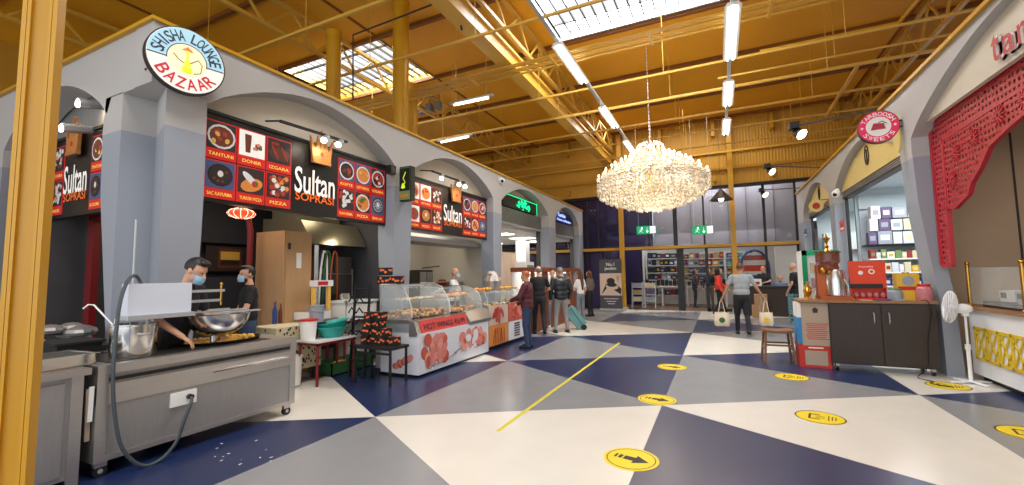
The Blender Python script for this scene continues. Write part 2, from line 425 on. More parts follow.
# ---- ceiling deck with two roof lights
ZC = 7.6
sk = [(-11.39, -7.51, 7.95, 10.35), (-3.4, .5, 7.95, 10.2)]
c = MB('ceil')
xs = [-16, -11.39, -7.51, -3.4, .5, 10]
c.box((-16, -4, ZC), (10, 7.95, ZC+.1)); c.box((-16, 10.3, ZC), (10, 19.2, ZC+.1))
for a, b in ((-16, -11.39), (-7.51, -3.4), (.5, 10)): c.box((a, 7.95, ZC), (b, 10.3, ZC+.1))
struct(c, 'ceiling')
c = MB('ceil_dark')
for y in (.5, 3.1, 5.6, 7.9, 10.35, 13.0, 15.6, 18.2): c.box((-16, y-.05, ZC-.09), (10, y+.05, ZC-.002))
for x in (-11.4, -7.5, -3.45, .55, 4.4): c.box((x-.03, -4, ZC-.03), (x+.03, 18.9, ZC-.001))
struct(c, 'trim_1')
for i, (x0, x1, y0, y1) in enumerate(sk):
    fr = MB('yellow_pale')
    for a, b in (((x0-.06, y0-.06), (x1+.06, y0)), ((x0-.06, y1), (x1+.06, y1+.06)), ((x0-.06, y0), (x0, y1)), ((x1, y0), (x1+.06, y1))): fr.box((a[0], a[1], ZC-.03), (b[0], b[1], ZC+.42))
    w = fr.build('window_%d' % (i+1), 'alu' if i else 'yellow_pale'); w['kind'] = 'structure'
    g = MB('alu'); n = 15
    for k in range(1, n): x = x0+(x1-x0)*k/n; g.box((x-.015, y0, ZC+.1), (x+.015, y1, ZC+.16))
    for y in (y0+.55, y1-.5): g.box((x0, y-.02, ZC+.1), (x1, y+.02, ZC+.15))
    g.build('glazing_bars', 'steel_dark', w)
    h = MB('steel_dark')
    for k in range(n):
        x = x0+(x1-x0)*(k+.5)/n; h.tube([(x-.07, y1-.22, ZC+.05), (x, y1-.12, ZC-.02), (x+.07, y1-.22, ZC+.05)], .012, 6)
    h.build('opener_hooks', 'steel_dark', w)

# ---- side and end walls of the hall above the shop units
m = MB('yellow_wall'); m.box((-16.1, -4, 0), (-16, 18.9, 7.6)); struct(m, 'wall_left')
m = MB('yellow_wall'); m.box((8.4, -4, 0), (8.5, 18.9, 7.6)); struct(m, 'wall_right')
m = MB('yellow_wall'); m.box((-16, 18.65, 4.92), (8.4, 18.85, 7.6))
struct(m, 'wall_back')
m = MB('black'); m.box((-16, 18.6, 4.84), (8.4, 18.8, 4.96)); struct(m, 'trim_2')
# bracketed rails on the end wall
m = MB('yellow_wall')
for z in (5.55, 6.25): m.box((-16, 18.5, z), (8.4, 18.64, z+.1))
for x in range(-14, 8, 2): m.box((x, 18.42, 5.1), (x+.1, 18.64, 5.3)); m.box((x, 18.3, 6.9), (x+.12, 18.64, 7.5))
struct(m, 'trim_3', 'yellow')

# ---- end wall: glazed screen with black mullions
m = MB('black')
def mull(x, w, z0, z1): m.box((x-w/2, 18.66, z0), (x+w/2, 18.78, z1))
for x, w in ((-5.2, .06), (-4.72, .07), (-2.54, .05), (-1.5, .16), (-.42, .07), (1.68, .09), (2.7, .07), (-7, .08), (-9, .08), (-11, .08), (-13, .08)): mull(x, w, 2.62, 4.86)
for x, w in ((-5.2, .06), (-1.36, .26), (-.38, .1), (.55, .08), (1.68, .08), (2.7, .07), (-7, .08), (-9, .08), (-11, .08)): mull(x, w, 0, 2.6)
m.box((-15, 18.66, 2.5), (2.75, 18.78, 2.56))
wf = m.build('window_3', 'black'); wf['kind'] = 'structure'
g = MB('glass_dark')
xs = [-13, -11, -9, -7, -5.2, -4.72, -2.54, -1.5, -.42, 1.68, 2.7]
for a, b in zip(xs, xs[1:]): g.box((a+.03, 18.71, 2.66), (b-.03, 18.722, 4.85))
g.build('window_pane', 'glass_dark', wf)
g = MB('glass_door'); g.box((-11, 18.71, .05), (-5.2, 18.72, 2.5)); g.box((-1.23, 18.71, .12), (-.43, 18.72, 2.5)); g.box((.6, 18.71, .1), (1.64, 18.72, 2.5))
g.build('glass_door_leaf', 'glass_door', wf)
m = MB('yellow'); m.box((-15, 18.5, 2.52), (2.75, 18.62, 2.64)); struct(m, 'trim_4', 'yellow')
m = MB('black'); m.box((-.42, 18.6, 0), (-.32, 18.66, 2.5)); m.box((-.42, 18.6, .02), (.5, 18.66, .12)); m.box((-.42, 18.6, 1.0), (.5, 18.66, 1.06)); struct(m, 'door_1', 'black')

# ---- left shop front
XF, XB = -5.4, -5.78
def arch(y0, y1, zs, za, n=18):
    out = []
    for i in range(n+1):
        t = i/n; y = y0+(y1-y0)*t; out.append((y, zs+(za-zs)*math.sin(PI*t)**.8 if 0 < t < 1 else zs))
    return out
poly = [(2.35, 4.36), (2.35, 3.68), (2.9, 3.68)]
bays = [(2.92, 6.2, 6.02, 6.6), (6.72, 10.12, 10.0, 10.55), (10.62, 14.35, 14.1, 14.9), (15.05, 18.05, 17.95, 18.68)]
poly = [(18.68, 4.36), (2.35, 4.36), (2.35, 3.68), (2.9, 3.68)]
for i, (a, b, p0, p1) in enumerate(bays):
    poly += arch(a, b, 3.64, 4.24)
    w = .06
    poly += [(b, 3.3), (b-.02, 2.4), (b+.04, 1.2), (b+.06, 0)]
    nx = bays[i+1][0] if i+1 < len(bays) else 18.68
    if i+1 < len(bays): poly += [(nx-.12, 0), (nx-.1, 1.2), (nx-.03, 2.6), (nx, 3.3)]
    else: poly += [(18.68, 0)]
m = MB('facade'); m.prism(poly, 'x', XB, XF)
struct(m, 'wall_left_shopfront', 'facade')
# corner pillar with a niche cut into the corner, narrowing downwards
def loft(m, s0, s1, z0, z1):
    n = len(s0); vs = [(x, y, z0) for x, y in s0]+[(x, y, z1) for x, y in s1]
    m.add(vs, [tuple(range(n)), tuple(range(2*n-1, n-1, -1))]+[(i, n+i, n+(i+1) % n, (i+1) % n) for i in range(n)])
def sec(xl, yr): return [(xl, 2.36), (-6.03, 2.36), (-6.0, 2.68), (-5.4, 2.49), (-5.4, yr), (xl, yr)]
m = MB('facade'); zz = [(0, -6.1, 2.84), (1.0, -6.13, 2.86), (2.0, -6.32, 2.9), (2.5, -6.42, 2.91), (3.3, -6.46, 2.91), (3.69, -6.42, 2.91)]
for (a, xa, ya), (b, xb, yb) in zip(zz, zz[1:]): loft(m, sec(xa, ya), sec(xb, yb), a, b)
struct(m, 'wall_left_corner', 'facade')
poly = [(-5.4, 4.36), (-15, 4.36), (-15, 3.6), (-14, 3.6)]
def archx(x0, x1, zs, za, n=16):
    return [(x0+(x1-x0)*i/n, zs+(za-zs)*(math.sin(PI*i/n)**.8 if 0 < i < n else 0)) for i in range(n+1)]
poly = [(-15, 4.36), (-15, 0), (-14.6, 0), (-14.6, 3.55)]+archx(-14.0, -10.2, 3.5, 4.12)+[(-10.2, 0), (-9.6, 0)]+archx(-9.5, -6.38, 3.5, 4.12)+[(-6.3, 3.68), (-5.785, 3.68), (-5.785, 4.36)]
m = MB('facade'); m.prism(poly, 'y', 2.36, 2.72); struct(m, 'wall_left_return', 'facade')
# yellow capping
m = MB('cap'); m.box((-5.86, 2.31, 4.36), (-5.36, 18.66, 4.4)); m.box((-15, 2.31, 4.36), (-5.86, 2.8, 4.4)); struct(m, 'trim_5', 'yellow')
# header walls behind the signs (in the arches)
m = MB('cream_wall'); m.box((-5.76, 2.93, 3.3), (-5.705, 10.5, 4.35)); m.box((-5.84, 10.5, 3.55), (-5.785, 18.6, 4.35)); struct(m, 'wall_left_header', 'cream_wall')
m = MB('steel_dull'); m.box((-15, 2.74, 3.3), (-6.42, 2.8, 4.35)); struct(m, 'wall_left_return_header', 'steel_dull')
# interiors of the shops on the left
m = MB('charcoal'); m.box((-8.7, 2.3, 0), (-8.6, 6.4, 3.6)); m.box((-8.6, 6.3, 0), (-5.8, 6.4, 3.6)); struct(m, 'wall_left_kebab_shop', 'charcoal')
m = MB('charcoal'); m.box((-8.7, 2.95, 3.4), (-5.85, 10.4, 3.5)); m.box((-15, 2.8, 3.4), (-8.6, 10.4, 3.5)); struct(m, 'ceiling_shops', 'charcoal')
m = MB('cream_wall'); m.box((-7.9, 6.4, 0), (-7.8, 10.5, 3.4)); m.box((-7.8, 10.4, 0), (-5.8, 10.5, 3.55)); struct(m, 'wall_left_grill_shop', 'cream_wall')
m = MB('charcoal'); m.box((-15, 6.4, 0), (-8.7, 6.5, 3.4)); struct(m, 'wall_left_lounge', 'charcoal')
m = MB('cream_wall'); m.box((-15, 10.5, 3.0), (-5.85, 18.6, 3.1)); struct(m, 'ceiling_far_units', 'white')
m = MB('cream_wall'); m.box((-15.0, 10.5, 0), (-14.9, 18.6, 3.0)); struct(m, 'wall_left_far_units', 'purple')
m = MB('white')
for x, y in ((-9.4, 17.6), (-9.4, 15), (-12, 17.3), (-7.4, 16.2), (-11.8, 13.5)): m.box((x-.1, y-.2, 0), (x+.35, y+.2, 3.0))
struct(m, 'wall_left_far_piers', 'white')
m = MB('purple'); m.box((-15, 18.9, 0), (-4.6, 19.0, 2.55)); struct(m, 'wall_back_purple', 'purple')

# ---- right shop front
XR, XRB = 2.75, 3.0
poly = [(18.68, 4.36), (1.0, 4.36), (1.0, 0), (2.6, 0), (2.6, 3.4)]+[(y, z) for y, z in arch(2.9, 8.42, 3.55, 4.3, 24)]
poly += [(8.44, 3.3), (8.87, 3.3), (8.88, 3.42)]
poly += arch(8.9, 13.25, 3.5, 4.22)+[(13.3, 2.6), (13.35, 0), (13.75, 0), (13.78, 2.6)]+arch(13.8, 17.6, 3.55, 4.2)+[(17.65, 2.6), (17.7, 0), (18.68, 0)]
m = MB('facade'); m.prism(poly, 'x', XR, XRB); fl = [(0, 2.93, 3.13), (1.1, 2.92, 3.09), (1.95, 2.835, 3.0), (2.55, 2.775, 3.0), (3.31, 2.75, 3.0)]
for (a, xa, ba), (b, xb, bb) in zip(fl, fl[1:]): loft(m, [(xa, 8.42), (ba, 8.42), (ba, 8.87), (xa, 8.87)], [(xb, 8.42), (bb, 8.42), (bb, 8.87), (xb, 8.87)], a, b)
struct(m, 'wall_right_shopfront', 'facade')
m = MB('yellow'); m.box((2.7, 1.0, 4.36), (3.25, 18.66, 4.41)); struct(m, 'trim_6', 'yellow')
m = MB('cream_wall'); m.box((2.86, 2.6, 3.7), (2.92, 8.45, 4.35)); struct(m, 'wall_right_header', 'cream_wall')
m = MB('taupe'); m.box((5.2, 2, 0), (5.3, 9.1, 3.6)); m.box((3.0, 8.8, 0), (5.3, 8.9, 3.6)); m.box((3.0, 2, 3.8), (5.3, 8.9, 3.85)); m.box((3.0, 8.8, 3.6), (5.3, 8.9, 3.85)); struct(m, 'wall_right_sweet_shop', 'taupe')
m = MB('dark_brown'); m.box((3.98, 8.785, 0), (4.0, 8.799, 3.55)); struct(m, 'trim_7', 'dark_brown')
m = MB('wall_pale'); m.box((5.3, 9.1, 0), (5.4, 18.6, 3.6)); m.box((3.22, 13.5, 0), (5.3, 13.6, 3.6)); m.box((3.25, 9.1, 3.55), (5.3, 18.6, 3.65)); m.box((3.22, 18.1, 0), (5.3, 18.2, 3.6)); struct(m, 'wall_right_grocery', 'wall_pale')

# ---- the store beyond the glass
m = MB('lilac'); m.box((-2.6, 20.6, 2.7), (3.4, 20.7, 6.5)); struct(m, 'wall_back_upper', 'lilac')
m = MB('lilac_dark')
for x in (-1.0, .5, 1.2, 2.2): m.box((x, 20.57, 2.7), (x+.02, 20.6, 6.5))
struct(m, 'trim_8', 'lilac_dark')
m = MB('purple'); m.box((-15, 20.4, 2.7), (-2.62, 20.5, 6.5)); m.box((-4.6, 19.0, 0), (-4.5, 22.0, 2.7)); m.box((-4.5, 21.9, 0), (-3.35, 22.0, 2.7)); struct(m, 'wall_back_store_purple', 'purple')
m = MB('cream_wall'); m.box((-3.4, 24, 0), (6, 24.1, 3.5)); m.box((-3.4, 21.9, 0), (-3.3, 24, 3.5)); m.box((6, 18.8, 0), (6.1, 24, 3.5)); struct(m, 'wall_back_store', 'white')
m = MB('white'); m.box((-4.6, 19, 2.7), (-2.6, 20.4, 2.72)); m.box((-2.6, 20.7, 3.5), (6, 24, 3.55)); struct(m, 'ceiling_store', 'lilac_dark')

# ================================================================ ROOF STEEL
def truss(x, z0, z1, y0, y1, label, loc=None):
    t = thing('roof_truss', label, 'truss', (x, y0, z0), 0, None); Ln = y1-y0; h = z1-z0
    MB().box((-.04, 0, -.04), (.04, Ln, .04)).build('bottom_chord', 'yellow_pale', t)
    MB().box((-.04, 0, h-.04), (.04, Ln, h+.04)).build('top_chord', 'yellow_pale', t)
    n = int(Ln/.62)
    for i in range(n):
        y = Ln*i/n; y2 = Ln*(i+1)/n; a, b = ((y, 0), (y2, h)) if i % 2 == 0 else ((y, h), (y2, 0))
        MB().bar((0, a[0], a[1]), (0, b[0], b[1]), .045).build('brace', 'yellow_pale', t)
    return t
truss(-8.27, 6.82, 7.46, .5, 18.6, 'yellow lattice roof truss left of the round yellow columns')
truss(-3.9, 6.82, 7.46, .5, 18.6, 'yellow lattice roof truss between the long box beam and the left light strip')
truss(at(925, 45, 'z', 6.7).x, 6.7, 7.5, 3, 18.6, 'yellow lattice roof truss above the right-hand shop units')
tr = truss(-12.6, 6.82, 7.46, -2, 18.6, 'yellow lattice roof truss at the far left, above the return wall')
t = thing('box_beam', 'long yellow box beam running the length of the hall over the left shops', 'beam', (-4.05, .5, 6.2))
MB().box((-.16, 0, -.02), (.16, 18.1, .06)).box((-.1, 0, .06), (.1, 18.1, .3)).box((-.16, 0, .3), (.16, 18.1, .36)).build('girder', 'yellow_pale', t)
MB().box((-.05, 0, .36), (.05, 18.1, .42)).build('top_rail', 'white', t)
# pipes and cable trays crossing the hall
bars = [(5.08, 6.0, .07, -16, 4, 'dark yellow pipe crossing the roof nearest the camera'), (6.66, 6.0, .06, -16, 5, 'yellow pipe crossing in front of the roof lights'),
        (9.85, 6.0, .06, -16, 8, 'yellow pipe crossing just behind the cable tray'), (10.7, 6.0, .05, .2, 8, 'short yellow pipe right of the right light strip'), (11.35, 6.0, .08, -16, 8, 'yellow pipe crossing above the chandelier'),
        (13.0, 6.0, .07, -16, 8, 'yellow pipe crossing behind the chandelier chain'), (14.6, 6.0, .06, -16, 8, 'yellow pipe, third from the end wall'), (16.4, 6.0, .06, -16, 8, 'yellow pipe, second from the end wall'), (17.9, 6.1, .09, -16, 8, 'yellow pipe nearest the end wall')]
for y, z, r, x0, x1, lab in bars:
    t = thing('ceiling_pipe', lab, 'pipe', ((x0+x1)/2, y, z)); h = (x1-x0)/2
    MB().bar((-h, 0, 0), (h, 0, 0), r*.72).build('pipe', 'yellow_pale', t)
    for x in [k for k in (-13, -9.5, -6.5, -3.9, -.9, 2.4, 5.6) if x0+.2 < k < x1-.2]:
        MB().cone((x-(x0+x1)/2, 0, 0), (x-(x0+x1)/2, 0, 7.5-z), .008, n=6).build('hanger_rod', 'yellow_pale', t)
t = thing('cable_tray', 'pale yellow tray of five parallel pipes crossing the roof', 'cable tray', (-4, 8.35, 6.1))
for i in range(5): MB().bar((-12, -.2+.11*i, .02*(i % 2)), (9, -.2+.11*i, .02*(i % 2)), .035).build('conduit', 'yellow_pale', t)
for x in range(-11, 9, 2): MB().box((x, -.26, -.03), (x+.05, .3, -.005)).build('tray_bracket', 'yellow_pale', t)
# conduit with bends on the right of the roof
p = [at(760, 52, 'z', 6.3), at(898.5, 23, 'z', 6.3), at(930, -14, 'z', 6.3)]
single(MB().tube([tuple(v) for v in p], .04), 'bent_pipe', 'yellow pipe that bends towards the camera at upper right', 'pipe', mat_='yellow')
p = [at(858, 65, 'z', 6.0), at(826, 116, 'z', 6.0)]
single(MB().tube([tuple(v) for v in p], .04), 'diagonal_pipe', 'short sloping yellow pipe above the hanging spotlights', 'pipe', mat_='yellow')
p = [at(353, 100, 'z', 5.2), at(353, 35, 'z', 6.6), at(431, 5, 'z', 6.6), at(437, 0, 'z', 6.6)]
single(MB().tube([tuple(v) for v in p], .018, 6), 'drop_conduit', 'thin dark conduit dropping in front of the left roof light', 'conduit', mat_='dark_brown')
# round columns rising behind the shop front
def column(px, py, x, w, z1, lab):
    b = at(px, py, 'x', x); d = (b-CAM).dot(FW); r = w*d/FPX/2
    t = thing('round_column', lab, 'column', (x, b.y, 3.6))
    MB().cone((0, 0, 0), (0, 0, z1-3.6), r, n=28).build('shaft', 'yellow', t)
    MB().cone((0, 0, z1-3.75), (0, 0, z1-3.6), r*1.05, n=28).build('collar', 'yellow', t)
column(333, 100, -7.2, 14, 6.8, 'smaller round yellow column left of the big ones, before the roof light')
column(400.5, 121, -6.08, 16, 7.59, 'tallest round yellow column rising behind the shop front')
column(412.5, 128, -7.2, 10, 6.7, 'narrow round yellow column just behind the tallest one')
# square posts of the glazed end
for x, lab in ((-3.62, 'left-hand slim yellow post at the glazed end, beside the roll-up banner'), (.6, 'right-hand slim yellow post at the glazed end, behind the man in grey')):
    t = thing('square_post', lab, 'post', (x, 18.35, 0))
    MB().box((-.09, -.09, 0), (.09, .09, 7.5)).build('shaft', 'yellow', t)
    MB().box((-.16, -.16, 0), (.16, .14, .12)).build('foot', 'alu', t)
# the near H-section stanchion
t = thing('steel_stanchion', 'big yellow H-section steel column at the left edge, nearest the camera', 'column', tuple(at(11, 484, 'z', 0)*.6-Vector((0, 0, 0))), .98)
t.location.z = 0
w, h = .06, .05
MB().box((-w, -h, 0), (-w+.016, h, 6.3)).box((-w+.018, -h, 0), (-w+.03, -h+.02, 6.3)).build('flange', 'yellow', t)
MB().box((w-.016, -h, 0), (w, h, 6.3)).box((w-.03, -h, 0), (w-.018, -h+.02, 6.3)).build('flange', 'yellow', t)
MB().box((-w+.016, -h+.02, 0), (w-.016, -h+.032, 6.3)).build('web', 'yellow', t)
# ================================================================ LIGHT STRIPS
def strip(x, z, ys, lab):
    t = thing('light_strip', lab, 'light fitting', (x, 0, z))
    MB().box((-.035, 4, 0), (.035, ys[-1][1]+.5, .07)).build('trunking', 'alu', t)
    for a, b in ys:
        o = MB().prism([(-.13, -.07), (-.08, 0), (.08, 0), (.13, -.07), (.1, -.075), (0, -.045), (-.1, -.075)], 'y', a, b).build('reflector', 'white', t)
        MB().cone((-.05, a+.03, -.075), (-.05, b-.03, -.075), .02, n=8).cone((.05, a+.03, -.075), (.05, b-.03, -.075), .02, n=8).build('tube', 'tube', o)
strip(.42, 5.95, [(4.6, 6.1), (7.6, 9.6), (10.75, 12.3), (13.45, 14.9)], 'right-hand strip of twin light tubes hung along the hall')
strip(-2.55, 5.95, [(7.45, 9.25), (10.95, 12.6), (14.1, 15.6)], 'left-hand strip of twin light tubes leading to the chandelier')
for px, py, lab in ((330, 196, 'a'),): pass
for (a, b), lab in (((( 315, 82), (372, 70)), 'x'),): pass
for (p0, p1), lab in ((((450+0, 106), (433+60, 97)), 'thin tube light under the roof left of the chandelier, upper'), (((438, 143), (472, 136)), 'thin tube light over the second Sultan sign')):
    a = at(*p0, 'z', 5.6); b = at(*p1, 'z', 5.6)
    t = thing('tube_light', lab, 'light fitting', tuple((a+b)/2)); d = (b-a)/2
    for q in (-.7, .7): MB().cone(tuple(d*q), tuple(d*q+Vector((0, 0, 2.0))), .008, n=6).build('hanger_rod', 'yellow_pale', t)
    MB().bar(tuple(-d*.8), tuple(d*.8), .03).build('tube', 'tube_far', t); MB().bar(tuple(-d+Vector((0, 0, .05))), tuple(d+Vector((0, 0, .05))), .08, .04).build('housing', 'alu', t)
# ceiling light panels of the far left units
for i, (x, y) in enumerate([(x, y) for y in (11.6, 13.6, 15.6, 17.4) for x in (-7, -9.4, -11.8)]):
    t = thing('ceiling_panel_light', 'white ceiling panel light, %s row back, %s from the hall' % (ORD[i//3], ORD[i % 3]), 'light fitting', (x, y, 2.985), 0, 'panel lights in the far left units')
    MB().box((-.45, -.3, 0), (.45, .3, .012)).build('diffuser', 'panel_light', t)
# ================================================================ MENU BOARDS AND SIGNS (left)
def food(mb, x, z, w, h, kind, rnd):
    """a photograph printed on the board: ground, plate and pieces as thin printed shapes"""
    bg = {'dark': 'photo_dark', 'blue': 'photo_blue', 'white': 'menu_white'}[kind[0]]
    mb.m(bg).box((x-w/2, -.012, z-h/2), (x+w/2, -.008, z+h/2))
    k = kind[1]
    def e(cx, cz, rx, rz, m, th=.014, rot=0): mb.m(m).disc((x+cx*w, -th, z+cz*h), 1, 'y', 14, rx*w, rz*h, rot, .001)
    if k == 'plate':
        e(0, -.02, .49, .46, 'plate', .0135); e(0, -.02, .42, .38, kind[2], .0145)
        for i in range(9): e(rnd.uniform(-.3, .3), rnd.uniform(-.25, .22), .1, .08, rnd.choice(kind[3:]), .0155+i*.0002, rnd.random()*3)
    elif k == 'pan':
        e(0, 0, .44, .42, 'black', .0135); e(0, 0, .38, .36, kind[2], .0145); e(0, .05, .1, .12, 'plate', .0155)
        for i in range(10): t = i/10*2*PI; e(.26*math.cos(t), .24*math.sin(t), .05, .05, rnd.choice(kind[3:]), .0157+i*.0002)
    elif k == 'cup':
        mb.m(kind[2]).prism([(x-.3*w, z+.36*h), (x-.04*w, z+.36*h), (x-.08*w, z-.36*h), (x-.26*w, z-.36*h)], 'y', -.0145, -.0135)
        for i in range(7): e(.22+rnd.uniform(-.14, .14), -.05+rnd.uniform(-.12, .12), .08, .07, rnd.choice(kind[3:]), .0137+i*.0002)
    elif k == 'wrap':
        e(.02, -.16, .44, .26, 'food_orange', .0135, .3); e(-.06, .08, .36, .13, 'plate', .0145, -.7); e(.14, -.1, .13, .13, 'food_red', .0152); e(.2, -.06, .06, .06, 'food_green', .0156)
    elif k == 'bits':
        for i in range(30): e(rnd.uniform(-.39, .39), rnd.uniform(-.38, .38), .1, .1, rnd.choice(kind[2:]), .0135+i*.0002, rnd.random()*3)
    elif k == 'skewers':
        e(0, -.1, .46, .3, 'steel_dark', .0135)
        for i in range(4): e(-.2+.14*i, -.05, .05, .34, rnd.choice(kind[2:]), .0145+i*.0002, .5)
        for i in range(3): e(-.3+.1*i, .3, .07, .06, 'food_red', .0155)
K1 = [[('dark', 'plate', 'food_brown', 'food_yellow', 'food_red', 'food_brown'), ('white', 'cup', 'food_brown', 'food_red', 'food_green', 'food_pink'), ('dark', 'skewers', 'food_brown', 'food_red')],
      [('blue', 'pan', 'food_dark', 'food_brown', 'food_dark'), ('dark', 'wrap'), ('dark', 'bits', 'food_red', 'plate', 'food_orange', 'food_brown')]]
K2 = [[('blue', 'plate', 'food_dark', 'food_brown', 'food_red'), ('blue', 'plate', 'food_orange', 'food_yellow', 'food_orange'), ('dark', 'plate', 'food_red', 'food_dark', 'plate')],
      [('dark', 'bits', 'plate', 'food_dark', 'food_red', 'plate'), ('dark', 'plate', 'food_orange', 'food_green', 'food_red'), ('blue', 'pan', 'prod_grey', 'food_dark')]]
K3 = [[('white', 'plate', 'food_orange', 'food_red', 'food_orange'), ('white', 'plate', 'food_orange', 'food_orange', 'food_red'), ('dark', 'bits', 'food_pink', 'plate', 'food_brown')],
      [('white', 'plate', 'food_red', 'food_green', 'food_red'), ('dark', 'pan', 'food_orange', 'food_green', 'food_orange'), ('dark', 'bits', 'plate', 'food_orange', 'food_brown')]]
CAP1 = [['TANTUNI', 'DONER', 'IZGARA'], ['SAC KAVURMA', 'TURKISH PIZZA', 'PIZZA']]
CAP2 = [['KOFTE', 'HOT WINGS', 'IZGARA'], ['KAVURMA', 'PIZZA', 'BALIK']]
def menu_board(name, label, loc, rz, L, H, KL, KR, CL, CR, crown_x=.527, left0=.02):
    t = thing(name, label, 'sign', loc, rz); rnd = random.Random(L)
    MB('menu_black').box((0, 0, 0), (L, .1, H)).build('backing_board', None, t)
    MB().box((-.02, -.02, H), (L+.02, .12, H+.04)).build('top_rail', 'black', t)
    def block(x0, x1, KK, CC):
        w = (x1-x0)/3; h = (H*.9)/2
        for r in range(2):
            for c in range(3):
                cx = x0+w*(c+.5); top = H*.93-r*h
                p = MB('menu_red').box((cx-w*.485, -.008, top-h*.97), (cx+w*.485, 0, top)).build('menu_panel', None, t)
                q = MB('white'); food(q, cx, top-h*.37, w*.88, h*.68, KK[r][c], rnd); q.build('food_photo', None, p)
                MB('caption').text(CC[r][c], (cx, -.009, top-h*.85), min(w*.76, .042*len(CC[r][c])+.05), h*.09).build('caption', None, p)
    block(L*left0, L*.385, KL, CL); block(L*.645, L*.985, KR, CR)
    MB('menu_white').text('Sultan', (L*.512, -.012, H*.46), L*.225, H*.36, th=.008).build('lettering', None, t)
    MB('orange').text('SOPRASI', (L*.512, -.012, H*.24), L*.215, H*.11, th=.008).build('lettering', None, t)
    cx = L*crown_x; cw = L*.05; z = H*.74
    pts = [(-1, 0), (-1.25, 1.75), (-.72, .95), (-.42, 1.9), (-.2, 1.0), (0, 2.35), (.2, 1.0), (.42, 1.9), (.72, .95), (1.25, 1.75), (1, 0)]
    cr = MB('gold').prism([(cx+a*cw, z+b*H*.2) for a, b in pts], 'y', -.09, -.05)
    for a, b in ((-1.25, 1.75), (0, 2.35), (1.25, 1.75), (-.42, 1.9), (.42, 1.9)): cr.ell((cx+a*cw, -.07, z+b*H*.2), .016, 8, 6)
    cr.m('red').disc((cx, -.092, z+H*.13), .03, 'y', 12, 1, 1.2); cr.m('gold').box((cx-cw*1.02, -.1, z-.01), (cx+cw*1.02, -.045, z+.04))
    cr.build('crown', None, t)
    return t
menu_board('menu_board', 'large black Sultan menu board over the front kebab counter, gold crown at its centre', (-5.6, 2.93, 2.5), PI/2, 3.27, 1.11, K1, K2, CAP1, CAP2)
menu_board('menu_board', 'black Sultan menu board in the second arch, over the grilled chicken cases', (-5.6, 6.7, 2.5), PI/2, 3.4, 1.08, K3, K2, CAP2, CAP2, .53, .03)
menu_board('menu_board', 'black Sultan menu board on the return wall behind the near yellow column', (-9.3, 2.6, 2.42), 0, 3.0, 1.1, K3, K1, CAP2, CAP1)
# roller tracks and hood above the openings
t = thing('stainless_hood', 'stainless canopy strip under the second menu board', 'hood', (-6.0, 6.8, 2.3))
MB().prism([(-.5, 0), (.18, .0), (.18, .1), (-.1, .22), (-.5, .22)], 'y', 0, 3.4).build('canopy', 'steel_dull', t)
t = thing('stainless_hood', 'large stainless extractor hood inside the kebab shop', 'hood', (-6.9, 5.0, 2.12))
MB().prism([(-.5, .0), (.75, .0), (.7, .12), (.5, .42), (-.5, .5)], 'y', 0, 1.25).build('canopy', 'hood', t)
MB().box((-.4, .1, .45), (.2, 1.1, 1.2)).build('duct', 'hood', t)
# track spotlights in the arches
def track(p0, p1, x, heads, lab):
    a = at(*p0, 'x', x); b = at(*p1, 'x', x); t = thing('track_light', lab, 'spotlight', tuple(a))
    MB().bar((0, 0, 0), tuple(b-a), .035).build('track', 'black', t)
    MB().bar((0, 0, 0), (-.3, 0, .05), .02).bar(tuple(b-a), tuple(b-a+Vector((-.3, 0, .05))), .02).build('bracket', 'black', t)
    for f in heads:
        c = (b-a)*f+Vector((.02, 0, -.07)); d = Vector((.25, -.5, -.45)).normalized()
        h = MB().cone(tuple(c-d*.09), tuple(c+d*.05), .05, .055, 14).build('lamp_head', 'alu', t)
        MB().cone(tuple(c+d*.051), tuple(c+d*.056), .045, n=14).build('lamp_face', 'lamp_face', h)
        MB().cone(tuple(c), tuple(c+Vector((-.02, 0, .08))), .012, n=8).build('yoke', 'alu', h)
        spot('track_spot', tuple(a+c+d*.08), tuple(a+c+d*.08+Vector((-.55, .1, -.45))), 10, (1, .88, .68), 1.9)
    return t
track((280, 121), (347, 142), -5.3, (.62, .85), 'ceiling track with two lit spotlights over the front menu board')
track((432, 171), (465, 183), -5.3, (.25, .78, .98), 'track with three small spotlights over the second menu board')
t = thing('wall_spotlight', 'pair of glaring spotlights in the arch of the return wall', 'spotlight', tuple(at(78, 103, 'y', 2.3)))
for dx, dz in ((0, 0), (-.42, -.24)):
    h = MB().cone((dx, .3, dz+.06), (dx, 0, dz), .05, .06, 14).build('lamp_head', 'alu', t); MB().cone((dx, -.001, dz), (dx, -.008, dz), .055, n=14).build('lamp_face', 'lamp_face', h)
p = at(78, 103, 'y', 2.45); spot('return_spot', (p.x, 2.6, p.z), (p.x, 3.0, p.z-.2), 8, (1, .8, .55), 2.4); spot('return_spot', (p.x, 2.2, p.z+.0), (p.x+.3, 2.75, p.z-.5), 8, (1, .85, .6), 2.4)
MB().bar((0, .0, .06), (0, .45, .06), .02).bar((-.42, 0, -.18), (-.42, .45, -.18), .02).build('bracket', 'alu', t)
